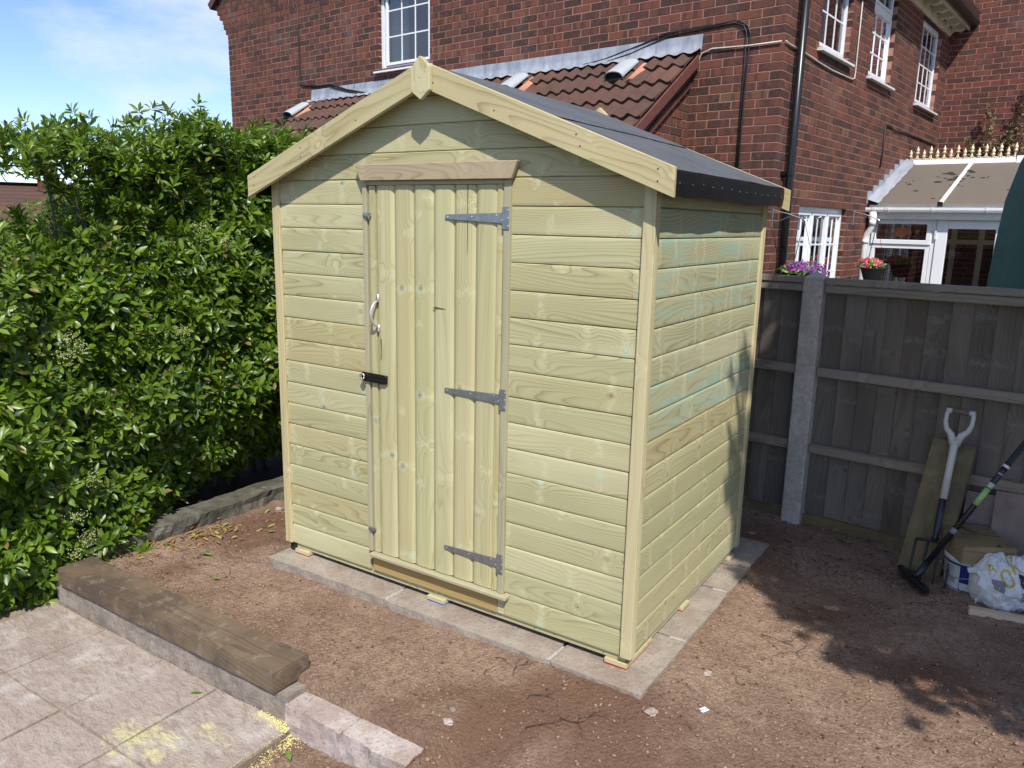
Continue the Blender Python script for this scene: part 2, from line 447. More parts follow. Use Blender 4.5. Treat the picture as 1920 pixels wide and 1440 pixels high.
M['brick_far'] = brick_mat('red_brick_neighbour', (.185, .064, .045), (.135, .052, .040), (.078, .040, .034), (.20, .08, .05))
def mortar_mat(name, c0, c1):
    t = NT(name)
    n = t.noise(t.pos(), 60.0, 4, .6)
    t.bump(n, .6, .003)
    return t.done(t.mix(t.step(n, .3, .7), c0, c1), .95, 0, .2)
M['mortar'] = mortar_mat('pink_mortar', (.40, .215, .168), (.33, .172, .132))

def lead_mat():
    t = NT('lead_flashing')
    p = t.pos()
    x, y, z = t.sep(p)
    n = t.noise(t.comb(t.math('MULTIPLY', x, 9.0), y, t.math('MULTIPLY', z, 3.0)), 1.0, 5, .65)
    c = t.mix(t.step(n, .35, .68), (.40, .425, .47), (.25, .27, .31))
    n2 = t.noise(t.comb(t.math('MULTIPLY', x, 26.0), y, t.math('MULTIPLY', z, 5.0)), 1.0, 3, .6)
    c = t.mix(t.math('MULTIPLY', t.step(n2, .6, .75), .6), c, (.12, .13, .15))
    t.bump(t.noise(p, 14.0, 3), .5, .01)
    return t.done(c, .55, .25, .4)
M['lead'] = lead_mat()

def tile_mat():
    t = NT('brown_concrete_tile')
    r = t.rnd(); p = t.pos()
    c = t.ramp(r, [(0, (.110, .058, .045)), (.5, (.092, .053, .043)), (1, (.135, .066, .048))])
    n = t.noise(p, 11.0, 5, .65)
    c = t.mix(t.math('MULTIPLY', t.step(n, .4, .68), .6), c, (.062, .042, .034))
    n2 = t.noise(p, 160.0, 3, .6)
    c = t.mix(t.math('MULTIPLY', t.step(n2, .55, .7), .35), c, (.22, .14, .10))
    t.bump(n2, .5, .002)
    return t.done(c, .92, 0, .2)
M['tile'] = tile_mat()
M['tile_new'] = plain('salmon_new_tile', (.52, .235, .155), .85, 0, .3, .12, 20)
M['vent'] = plain('grey_roof_vent', (.40, .43, .46), .5, 0, .4, .08, 10)
M['vent_dark'] = plain('vent_mouth', (.03, .03, .03), .8)
M['verge'] = plain('red_brown_bargeboard_paint', (.155, .058, .045), .6, 0, .35, .25, 20)

def felt_mat(name, c0, c1, rough, spec):
    t = NT(name)
    o = t.coord('Object')
    n = t.noise(o, 520.0, 2, .6)
    n2 = t.noise(o, 4.0, 3, .5)
    c = t.mix(t.step(n, .35, .68), c0, c1)
    c = t.mix(t.math('MULTIPLY', t.step(n2, .35, .7), .35), c, tuple(a * .7 for a in c0))
    t.bump(t.math('ADD', n, t.math('MULTIPLY', n2, 2.0)), .5, .0015)
    return t.done(c, rough, 0, spec)
M['felt'] = felt_mat('mineral_felt', (.062, .068, .080), (.150, .160, .180), .85, .35)
M['felt_edge'] = felt_mat('black_felt_underside', (.004, .004, .005), (.010, .010, .012), .55, .3)

def concrete_mat(name, a, b, stain, white=.25, scale=9.0):
    t = NT(name)
    p = t.pos()
    n = t.noise(p, scale, 6, .68)
    f = t.noise(p, 75.0, 5, .75)
    s = t.noise(p, 3.2, 4, .6)
    c = t.mix(t.step(n, .34, .66), a, b)
    c = t.mix(t.math('MULTIPLY', t.step(s, .46, .66), .55), c, stain)
    c = t.mix(t.math('MULTIPLY', t.step(f, .52, .64), .6), c, tuple(v * .42 for v in a))
    w = t.noise(p, 6.5, 5, .7)
    c = t.mix(t.math('MULTIPLY', t.step(w, .60, .72), white), c, (.62, .58, .54))
    t.bump(t.math('ADD', f, n), .8, .006)
    return t.done(c, .92, 0, .25)
M['slab'] = concrete_mat('concrete_slab', (.37, .315, .26), (.275, .23, .185), (.25, .17, .125), .45)
M['post'] = concrete_mat('concrete_fence_post', (.62, .57, .50), (.46, .42, .365), (.36, .33, .285), .2, 40)
M['edging'] = concrete_mat('rough_concrete_edging', (.33, .28, .235), (.23, .195, .16), (.19, .165, .13), .25, 16)
M['kerb'] = concrete_mat('mossy_kerb', (.17, .155, .125), (.085, .08, .062), (.05, .055, .032), .25, 14)
M['pinkstone'] = concrete_mat('pink_white_stone', (.42, .34, .30), (.52, .46, .425), (.32, .225, .185), .6, 20)
M['whitemortar'] = concrete_mat('white_mortar', (.48, .44, .40), (.38, .33, .295), (.33, .27, .225), .6, 30)

def patio_mat():
    t = NT('riven_sandstone')
    p = t.pos()
    x, y, z = t.sep(p)
    r = t.rnd()
    st = t.comb(t.math('ADD', x, t.math('MULTIPLY', y, -.4)), t.math('MULTIPLY', t.math('ADD', y, t.math('MULTIPLY', x, .25)), 2.2), z)
    n = t.noise(st, 3.4, 6, .66, .4)
    n2 = t.noise(st, 17.0, 5, .68, .3)
    f = t.noise(p, 130.0, 4, .7)
    c = t.mix(t.step(n, .34, .66), (.43, .37, .315), (.34, .275, .23))
    c = t.mix(t.math('MULTIPLY', t.step(n2, .46, .64), .75), c, (.285, .22, .18))
    c = t.mix(t.math('MULTIPLY', r, .22), c, (.36, .27, .235))
    w = t.noise(p, 4.4, 5, .65)
    c = t.mix(t.math('MULTIPLY', t.step(w, .52, .68), .65), c, (.54, .50, .45))
    c = t.mix(t.math('MULTIPLY', t.step(f, .58, .70), .5), c, (.22, .17, .14))
    # yellow dust swept over one corner of the paving (its own shape, thinning out in streaks)
    def blob(cx, cy, rx, ry):
        a = t.math('DIVIDE', t.math('SUBTRACT', x, cx), rx); b = t.math('DIVIDE', t.math('SUBTRACT', y, cy), ry)
        return t.step(t.math('ADD', t.math('MULTIPLY', a, a), t.math('MULTIPLY', b, b)), 1.0, .1)
    m = t.math('MAXIMUM', blob(-1.30, -1.09, .24, .17), t.math('MULTIPLY', blob(-1.12, -.95, .2, .1), .85))
    m = t.math('MAXIMUM', m, t.math('MULTIPLY', blob(-1.02, -1.10, .14, .08), .75))
    m = t.math('MAXIMUM', m, t.math('MULTIPLY', blob(-1.02, -.77, .13, .025), .95))
    m = t.math('MAXIMUM', m, t.math('MULTIPLY', t.math('MULTIPLY', t.step(t.math('ABSOLUTE', t.math('ADD', y, 1.163)), .022, .005), t.step(t.math('ABSOLUTE', t.math('ADD', x, 1.45)), .55, .2)), .55))
    m = t.math('MAXIMUM', m, t.math('MULTIPLY', t.math('MULTIPLY', t.step(t.math('ABSOLUTE', t.math('ADD', x, 1.335)), .02, .004), t.step(t.math('ABSOLUTE', t.math('ADD', y, 1.15)), .4, .15)), .6))
    m = t.math('MAXIMUM', m, t.math('MULTIPLY', t.math('MULTIPLY', t.step(t.math('ABSOLUTE', t.math('ADD', x, .925)), .03, .004), t.step(y, -.74, -.8)), .8))
    yn = t.noise(st, 13.0, 5, .72, .6)
    ym = t.step(t.math('ADD', t.math('MULTIPLY', m, .40), yn), .78, 1.0)
    c = t.mix(t.math('MULTIPLY', ym, t.math('MULTIPLY', t.step(f, .25, .5), .95)), c, (.58, .53, .28))
    t.bump(t.math('ADD', t.math('MULTIPLY', n2, 2.0), t.math('MULTIPLY', f, .7)), .95, .007)
    return t.done(c, .88, 0, .25)
M['patio'] = patio_mat()

def soil_mat():
    t = NT('red_brown_soil')
    p = t.pos()
    n = t.noise(p, 2.6, 6, .62)
    m = t.noise(p, 30.0, 6, .74, .3)
    f = t.noise(p, 95.0, 5, .78)
    v = t.voro(p, 75.0)
    c = t.mix(t.step(n, .36, .62), (.405, .28, .195), (.275, .178, .118))
    c = t.mix(t.math('MULTIPLY', t.step(m, .42, .66), .65), c, (.185, .11, .08))
    c = t.mix(t.math('MULTIPLY', t.step(f, .54, .66), .75), c, (.52, .40, .325))
    c = t.mix(t.math('MULTIPLY', t.step(f, .46, .34), .75), c, (.085, .052, .038))
    pd = t.noise(t.vmath('MULTIPLY', p, (1, 1, 1)), 1.1, 3, .5)
    c = t.mix(t.math('MULTIPLY', t.step(pd, .48, .62), .72), c, (.18, .095, .06))
    t.bump(t.math('ADD', t.math('MULTIPLY', m, .9), t.math('ADD', t.math('MULTIPLY', f, 1.5), t.math('MULTIPLY', v, -.7))), 1.0, .009)
    return t.done(c, .95, 0, .15)
M['soil'] = soil_mat()
M['clod'] = plain('soil_crumb', (.32, .21, .145), .95, 0, .15, .35, 60)
M['clod_dark'] = plain('dark_soil_crumb', (.12, .075, .055), .95, 0, .15, .35, 60)
M['stone'] = plain('dusty_pink_stone', (.40, .31, .26), .95, 0, .2, .3, 60, .003)
M['pebble'] = plain('pale_grit', (.44, .34, .27), .85, 0, .3, .25, 40)
M['meadow'] = plain('rough_grass_ground', (.06, .075, .03), .95, 0, .2, .3, 2)

def leaf_mat(name, stops, rough=.36, trans=.35, spec=.5):
    t = NT(name)
    r = t.rnd()
    c = t.ramp(r, stops)
    n = t.noise(t.pos(), 2.3, 2)
    c = t.mix(t.math('MULTIPLY', t.step(n, .35, .7), .35), c, stops[0][1])
    t.done(c, rough, 0, spec)
    tl = t.n.new('ShaderNodeBsdfTranslucent')
    t.l.new(t.mix(.5, c, (.16, .26, .02)), tl.inputs[0])
    mx = t.n.new('ShaderNodeMixShader'); mx.inputs[0].default_value = trans
    t.l.new(t.b.outputs[0], mx.inputs[1]); t.l.new(tl.outputs[0], mx.inputs[2])
    t.l.new(mx.outputs[0], t.out.inputs[0])
    return t.m
M['leaf'] = leaf_mat('glossy_evergreen_leaf', [(0, (.040, .082, .009)), (.3, (.090, .172, .013)), (.65, (.172, .275, .020)), (.965, (.24, .335, .045)), (.985, (.30, .24, .06)), (1, (.26, .15, .06))], .36, .38)
M['leaf_dark'] = leaf_mat('dense_tree_leaf', [(0, (.03, .06, .015)), (1, (.07, .12, .03))], .5, .2)
M['leaf_dead'] = leaf_mat('withered_leaf', [(0, (.10, .06, .03)), (.6, (.24, .165, .09)), (1, (.40, .31, .20))], .7, .2)
M['leaf_litter'] = leaf_mat('fallen_leaf', [(0, (.28, .13, .04)), (.5, (.40, .22, .07)), (.8, (.38, .34, .10)), (1, (.24, .36, .09))], .6, .15)
M['leaf_fresh'] = leaf_mat('fresh_green_leaf', [(0, (.12, .30, .03)), (1, (.25, .45, .06))], .4, .3)
M['petal_pink'] = leaf_mat('pink_petal', [(0, (.45, .03, .10)), (.6, (.62, .07, .16)), (1, (.70, .30, .28))], .6, .25)
M['petal_purple'] = leaf_mat('purple_petal', [(0, (.10, .03, .22)), (.55, (.22, .05, .30)), (1, (.50, .05, .14))], .6, .25)
M['blossom'] = plain('cream_blossom', (.36, .38, .17), .8)

def poly_mat():
    t = NT('bronze_polycarbonate')
    o = t.coord('Object')
    x, y, z = t.sep(o)
    ln = t.math('PINGPONG', x, .012)
    c = t.mix(t.step(ln, .008, .012), (.27, .235, .20), (.20, .172, .145))
    n = t.noise(t.comb(t.math('MULTIPLY', x, 6.0), t.math('MULTIPLY', y, 1.6), z), 1.0, 4, .6)
    c = t.mix(t.math('MULTIPLY', t.step(n, .4, .7), .4), c, (.30, .27, .225))
    t.done(c, .55, 0, .4)
    tl = t.n.new('ShaderNodeBsdfTranslucent'); tl.inputs[0].default_value = (.6, .52, .42, 1)
    mx = t.n.new('ShaderNodeMixShader'); mx.inputs[0].default_value = .45
    t.l.new(t.b.outputs[0], mx.inputs[1]); t.l.new(tl.outputs[0], mx.inputs[2])
    t.l.new(mx.outputs[0], t.out.inputs[0])
    return t.m
M['poly'] = poly_mat()
# ------------------------------------------------------------------ ground, soil, paving
def sstep(a, b, v):
    t = np.clip((v - a) / (b - a), 0, 1); return t * t * (3 - 2 * t)
def soil_h(x, y):
    x, y = np.asarray(x, float), np.asarray(y, float)
    bed = -.092 + .010 * fbm(x, y, 1.2, 2, 3)
    lowf = np.where(x < -.40, sstep(-.655, -.70, y), 0)
    ramp_ = sstep(-.30, -1.05, y)
    w = sstep(-.42, -.25, x)
    f = lowf * (1 - w) + ramp_ * w
    h = bed * (1 - f) + (-.232 + .008 * fbm(x, y, 1.2, 2, 3)) * f
    tx = fbm(x, y, 5, 5, 21, .58)
    h = h + .015 * tx + .011 * np.abs(fbm(x, y, 24, 3, 31, .65)) + .006 * fbm(x, y, 50, 1, 77)
    # trodden hollows by the fence
    h = h - .022 * np.exp(-(((x - .45) / .35) ** 2 + ((y - 1.25) / .25) ** 2))
    near = sstep(.22, .02, np.maximum(np.maximum(-1.84 - x, x - .10), np.maximum(-.105 - y, y - 1.5)))
    h = h * (1 - near) + (-.060 - .026 * sstep(-.1, -1.4, x) - .006 * sstep(.0, -.1, y) + .35 * (h + .09)) * near
    under = ((x > -1.80) & (x < .06) & (y > -.07) & (y < 1.46))
    h = np.where(under, -.12, h)
    pat = (x < -.93) & (y < -.70)
    return np.where(pat, -.262, h)
xs, ys = np.arange(-2.62, 3.2, .0185), np.arange(-2.6, 2.36, .0185)
gx, gy = np.meshgrid(xs, ys)
gz = soil_h(gx, gy)
nx, ny = len(xs), len(ys)
ii = (np.arange(ny - 1)[:, None] * nx + np.arange(nx - 1)[None, :]).ravel()
soil = add('soil', np_mesh('soil', np.stack([gx.ravel(), gy.ravel(), gz.ravel()], 1), np.stack([ii, ii + 1, ii + nx + 1, ii + nx], 1), smooth=True), mat=M['soil'])
tag(soil, kind='structure')
gm = MB()
gm.add([(-400, -400, -.42), (400, -400, -.42), (400, 400, -.42), (-400, 400, -.42)], [(0, 1, 2, 3)])
tag(add('ground', gm.mesh('ground'), mat=M['meadow']), kind='structure')

def rough_box(x0, y0, z0, x1, y1, z1, n=(10, 6), amp=.004, seed=1, edge=.006):
    """slab with an uneven top and slightly broken edges"""
    nx_, ny_ = n
    xs_, ys_ = np.linspace(x0, x1, nx_ + 1), np.linspace(y0, y1, ny_ + 1)
    a, b = np.meshgrid(xs_, ys_)
    top = z1 + amp * fbm(a + seed * 1.7, b, 6, 3, 40 + seed)
    ax, by = a.copy(), b.copy()
    e = edge * fbm(a * 1.0 + seed, b, 9, 3, 60 + seed)
    ax[:, 0] += e[:, 0]; ax[:, -1] += e[:, -1]; by[0, :] += e[0, :]; by[-1, :] += e[-1, :]
    m = MB()
    V = [(ax[j, i], by[j, i], top[j, i]) for j in range(ny_ + 1) for i in range(nx_ + 1)]
    idx = lambda i, j: j * (nx_ + 1) + i
    F = [(idx(i, j), idx(i + 1, j), idx(i + 1, j + 1), idx(i, j + 1)) for j in range(ny_) for i in range(nx_)]
    ringi = [idx(i, 0) for i in range(nx_)] + [idx(nx_, j) for j in range(ny_)] + [idx(i, ny_) for i in range(nx_, 0, -1)] + [idx(0, j) for j in range(ny_, 0, -1)]
    k = len(V)
    V += [(V[i][0] + .004 * math.sin(i * 3.1), V[i][1] + .004 * math.cos(i * 2.3), z0) for i in ringi]
    nr = len(ringi)
    F += [(ringi[q], k + q, k + (q + 1) % nr, ringi[(q + 1) % nr]) for q in range(nr)]
    F.append(tuple(k + q for q in range(nr - 1, -1, -1)))
    m.add(V, F)
    return m.mesh('slab')

# slabs the shed stands on
base = add('shed_base', None)
tag(base, kind='structure')
sx = [-1.842, -1.098, -.287, .098]
sy = [-.106, .33, .835, 1.12, 1.502]
k = 0
for i in range(3):
    for j in range(4):
        g = .007
        add('paving_slab', rough_box(sx[i] + g, sy[j] + g, -.105, sx[i + 1] - g, sy[j + 1] - g, -.050, (12, 8), .003, k, .008), base, mat=M['slab']); k += 1
mm = MB()
for x in sx[1:3]:
    mm.prism([(x - .007, -.092), (x + .006, -.096), (x + .008, .02), (x - .007, .02)], -.1, -.0495, 'z')
for y in sy[1:4]:
    mm.prism([(.02, y - .007), (.088, y - .006), (.085, y + .007), (.02, y + .006)], -.1, -.0495, 'z')
add('mortar_joint', mm.mesh('mortar_joint'), base, mat=M['whitemortar'])

# patio flags
patio = add('patio', None)
tag(patio, kind='structure')
pxs = [-2.94, -2.523, -2.101, -1.683, -1.336, -.925]
pys = [-.757, -1.163, -1.57, -1.975, -2.38, -2.80]
for i in range(5):
    for j in range(5):
        x0, x1, y1, y0 = pxs[i], pxs[i + 1], pys[j], pys[j + 1]
        if i == 0 and j < 1: continue
        add('paving_slab', rough_box(x0 + .005, y0 + .005, -.265, x1 - .005, y1 - .005, -.210 + .003 * math.sin(i * 5 + j * 3), (14, 14), .006, 30 + k, .008), patio, mat=M['patio']); k += 1
jm = MB(); jm.box((-2.96, -2.82, -.262), (-.93, -.752, -.2175))
add('mortar_bed', jm.mesh('mortar_bed'), patio, mat=concrete_mat('patio_joint', (.34, .27, .2), (.25, .2, .15), (.2, .16, .11), .3, 20))

# edging wall below the sleeper
def rough_face_block(x0, x1, y0, y1, z0, z1, nx_, amp, seed, name):
    nz_ = 5; ny_ = 4
    m = MB()
    sec = [(y0, z0 + (z1 - z0) * q / nz_) for q in range(nz_)] + [(y0 + (y1 - y0) * q / ny_, z1) for q in range(ny_)] + [(y1, z1), (y1, z0)]
    V = []
    for i in range(nx_ + 1):
        x = x0 + (x1 - x0) * i / nx_
        for q, (y, z) in enumerate(sec):
            n_ = float(fbm(x * 1.0 + seed, z + y * 1.3, 14, 4, 90 + seed, .6))
            n2 = float(fbm(x + 7 + seed, z * 1.3 + y, 9, 3, 95 + seed))
            dy = amp * n_ if q < nz_ + 1 else amp * .3 * n_
            ex = amp * n2 * (1 if i in (0, nx_) else .2)
            V.append((x + ex, y + dy, z + (amp * .5 * n2 if q >= nz_ - 1 and q < len(sec) - 1 else 0)))
    ns = len(sec)
    F = [(i * ns + q, i * ns + (q + 1) % ns, (i + 1) * ns + (q + 1) % ns, (i + 1) * ns + q) for i in range(nx_) for q in range(ns)]
    F += [tuple(range(ns - 1, -1, -1)), tuple(nx_ * ns + q for q in range(ns))]
    m.add(V, F)
    return m.mesh(name)
wall = add('edging_wall', rough_face_block(-2.516, -.955, -.752, -.60, -.265, -.102, 60, .012, 3, 'edging_wall'), mat=M['edging'])
tag(wall, 'low rough concrete edging wall under the brown sleeper beside the patio', 'edging wall')
for nm, a, b, lab, sd in (('edging_stone', -.952, -.684, 'pink white rough edging stone next to the end of the sleeper', 5),
                          ('edging_stone', -.680, -.402, 'pink white rough edging stone at the free end of the border', 8)):
    o = add(nm, rough_face_block(a, b, -.765, -.668, -.275, -.121, 14, .016, sd, nm), mat=M['pinkstone'])
    tag(o, lab, 'edging stone', 'edging stones between patio and soil')
kerb = add('mossy_kerb', rough_face_block(-.585, 2.15, -.06, .10, -.20, -.016, 90, .026, 12, 'mossy_kerb'), None, FRAME((-2.552, 0, 0), (0, 1, 0), (-1, 0, 0), (0, 0, 1)), M['kerb'])
tag(kerb, 'low mossy concrete kerb along the foot of the green hedge', 'kerb')

# sleeper
def beam_mesh(L, D, H, bev=.004, name='beam', cut=0.0, seed=0):
    m = MB(); n = 2
    rnd = random.Random(seed)
    V = []; sec = [(0, 0), (0, H), (D, H), (D, 0)]
    for i in range(n + 1):
        for (y, z) in sec:
            V.append((L * i / n, y + 0, z))
    ns = len(sec)
    F = [(i * ns + q, i * ns + (q + 1) % ns, (i + 1) * ns + (q + 1) % ns, (i + 1) * ns + q) for i in range(n) for q in range(ns)]
    F += [tuple(range(ns - 1, -1, -1)), tuple(n * ns + q for q in range(ns))]
    m.add(V, F)
    me = m.mesh(name, bevel=0)
    bm = bmesh.new(); bm.from_mesh(me)
    es = [e for e in bm.edges if e.is_manifold and e.calc_face_angle(0) > 1.0]
    bmesh.ops.bevel(bm, geom=es, offset=bev, segments=2, affect='EDGES', clamp_overlap=True)
    bm.to_mesh(me); bm.free()
    return me
sl = add('timber_sleeper', beam_mesh(1.451, .166, .079, .005, 'timber_sleeper'), None, T(-2.451, -.771, -.1), M['sleeper'])
tag(sl, 'long dirty brown timber sleeper lying on the edging wall by the patio', 'sleeper')
cr = MB()
pc = [(.28 + 1.17 * i / 40, .089 + .004 * math.sin(i * .5) + .002 * math.sin(i * 1.7)) for i in range(41)]
cr.prism([(a, b) for a, b in pc] + [(a, b + .0004 + .0016 * math.sin(i / 40 * 2.6) ** 2 + .0010 * (i % 3 == 0)) for i, (a, b) in reversed(list(enumerate(pc)))], .0788, .0794, 'z')
add('crack', cr.mesh('crack'), sl, WM[sl], M['twig'])

# ------------------------------------------------------------------ shed
shed = thing('garden_shed', 'new pale timber garden shed with apex roof and closed single door', 'shed', (-.915, .63, -.03))
W_, D_ = 1.83, 1.2666
def extrude_profile(prof, L, bow=0.0, name='board'):
    """closed profile in (y,z), run along local x"""
    m = MB(); n = len(prof)
    m.add([(0, y, z) for y, z in prof] + [(L, y, z) for y, z in prof],
          [tuple(range(n)), tuple(range(2 * n - 1, n - 1, -1))] + [(i, (i + 1) % n, (i + 1) % n + n, i + n) for i in range(n)])
    return m.mesh(name)
LAP = [(.016, .0), (.0046, .0004), (.0014, .0026), (.0003, .010), (0, .03), (0, .07), (.0006, .088), (.0020, .0952), (.0048, .0985), (.016, .0985)]
MATCH = [(.015, .0006), (.0085, .0008), (.0050, .006), (.0014, .014), (.0, .026), (.0004, .050), (.0, .072), (.0014, .085), (.0050, .0925), (.0085, .0982), (.015, .0985)]
YB = .011                       # front face of the cladding, behind the trim face
roofz = lambda x: 2.106 - .393 * abs(x + .915)
front = add('front_wall', None, shed)
rside = add('side_wall', None, shed)
lside = add('side_wall', None, shed)
bside = add('back_wall', None, shed)
# inner lining so that joints read dark
ln = MB()
ln.box((-1.81, .027, -.005), (-.02, .033, 1.66))
ln.prism([(-1.81, 1.66), (-.02, 1.66), (-.02, roofz(-.02) - .06), (-.915, 2.03), (-1.81, roofz(-1.81) - .06)], .027, .033, 'y')
add('lining', ln.mesh('lining'), front, None, M['kick'])
ln = MB(); ln.box((-.034, .04, -.005), (-.028, 1.23, 1.69)); add('lining', ln.mesh('lining'), rside, None, M['kick'])
ln = MB(); ln.box((-1.802, .04, -.005), (-1.796, 1.23, 1.69)); add('lining', ln.mesh('lining'), lside, None, M['kick'])
ln = MB(); ln.box((-1.81, 1.234, -.005), (-.02, 1.24, 1.69)); add('lining', ln.mesh('lining'), bside, None, M['kick'])
L_left, L_right = 1.786 - 1.277, .557 - .044
ml, mr = extrude_profile(LAP, L_left, name='board'), extrude_profile(LAP, L_right, name='board')
for me in (ml, mr): me.materials.append(M['shed'])
for kk in range(17):
    z = -.002 + .1 * kk
    jit = random.uniform(-.0012, .0012)
    add('board', ml, front, T(-1.786, YB + jit, z))
    add('board', mr, front, T(-.557, YB - jit, z))
# gable boards, cut to the roof line
def board_poly(pts, y0, y1, bev=.002, name='board', org=None):
    """board from an outline in shed x,z; own origin so the grain runs along its length"""
    o = org or pts[0]
    m = MB(); m.prism([(a - o[0], b - o[1]) for a, b in pts], 0, y1 - y0, 'y')
    return m.mesh(name, bevel=bev), T(o[0], y0, o[1])
for kk in range(17, 21):
    z0, z1 = -.002 + .1 * kk, .0965 + .1 * kk
    hw = lambda z: min(.871, (2.106 - .02 - z) / .393)
    if z0 > 2.05: break
    z1 = min(z1, 2.07)
    pts = [(-.915 - hw(z0), z0), (-.915 + hw(z0), z0)]
    zc = 2.086 - .393 * .871
    if z0 < zc < z1: pts += [(-.915 + .871, zc)]
    pts += [(-.915 + hw(z1), z1), (-.915 - hw(z1), z1)]
    if z0 < zc < z1: pts += [(-.915 - .871, zc)]
    me, Mx = board_poly(pts, YB, YB + .016, .003)
    add('board', me, front, Mx, M['shed'])
    me2 = me.copy()
    add('board', me2, bside, Mx @ T(0, 1.2666 - 2 * YB - .016, 0))
ms = extrude_profile(LAP, 1.206, name='board'); ms.materials.append(M['shed_side'])
ms2 = extrude_profile(LAP, 1.206, name='board'); ms2.materials.append(M['shed'])
mbk = extrude_profile(LAP, 1.746, name='board'); mbk.materials.append(M['shed'])
for kk in range(17):
    z = -.002 + .1 * kk
    wash = kk in (8, 9, 10, 11, 12, 13, 14, 15)
    add('board', ms if wash else ms2, rside, FRAME((-YB + random.uniform(-.001, .001), .030, z), (0, 1, 0), (-1, 0, 0), (0, 0, 1)))
    add('board', ms2, lside, FRAME((-1.83 + YB, 1.236, z), (0, -1, 0), (1, 0, 0), (0, 0, 1)))
    add('board', mbk, bside, FRAME((-.044, 1.2666 - YB, z), (-1, 0, 0), (0, -1, 0), (0, 0, 1)))
# corner trims (face piece + return piece, long axis up)
def vboard(x0, x1, y0, y1, z0, z1, name, parent, mat, bev=.002, face='front'):
    """upright board; local x runs up, local z across its face"""
    m = MB()
    if face == 'front':
        m.box((0, 0, 0), (z1 - z0, y1 - y0, x1 - x0))
        Mx = FRAME((x1, y0, z0), (0, 0, 1), (0, 1, 0), (-1, 0, 0))
    else:
        m.box((0, 0, 0), (z1 - z0, x1 - x0, y1 - y0))
        Mx = FRAME((x1, y0, z0), (0, 0, 1), (-1, 0, 0), (0, 1, 0))
    return add(name, m.mesh(name, bevel=bev), parent, Mx, mat)
for x0, x1 in ((-1.83, -1.786), (-.044, 0.0)):
    for y0, y1 in ((0.0, .0125), (1.254, 1.2666)):
        vboard(x0, x1, y0, y1, 0.0, roofz(-.022) - .035 - .02, 'corner_trim', shed, M['trim'])
for (x0, x1) in ((-.0125, -.0008), (-1.8292, -1.8175)):
    for y0, y1 in ((.0130, .042), (1.226, 1.2536)):
        vboard(x0, x1, y0, y1, -.001, roofz(-.0) - .04 - .02, 'corner_trim', shed, M['trim'], face='side')

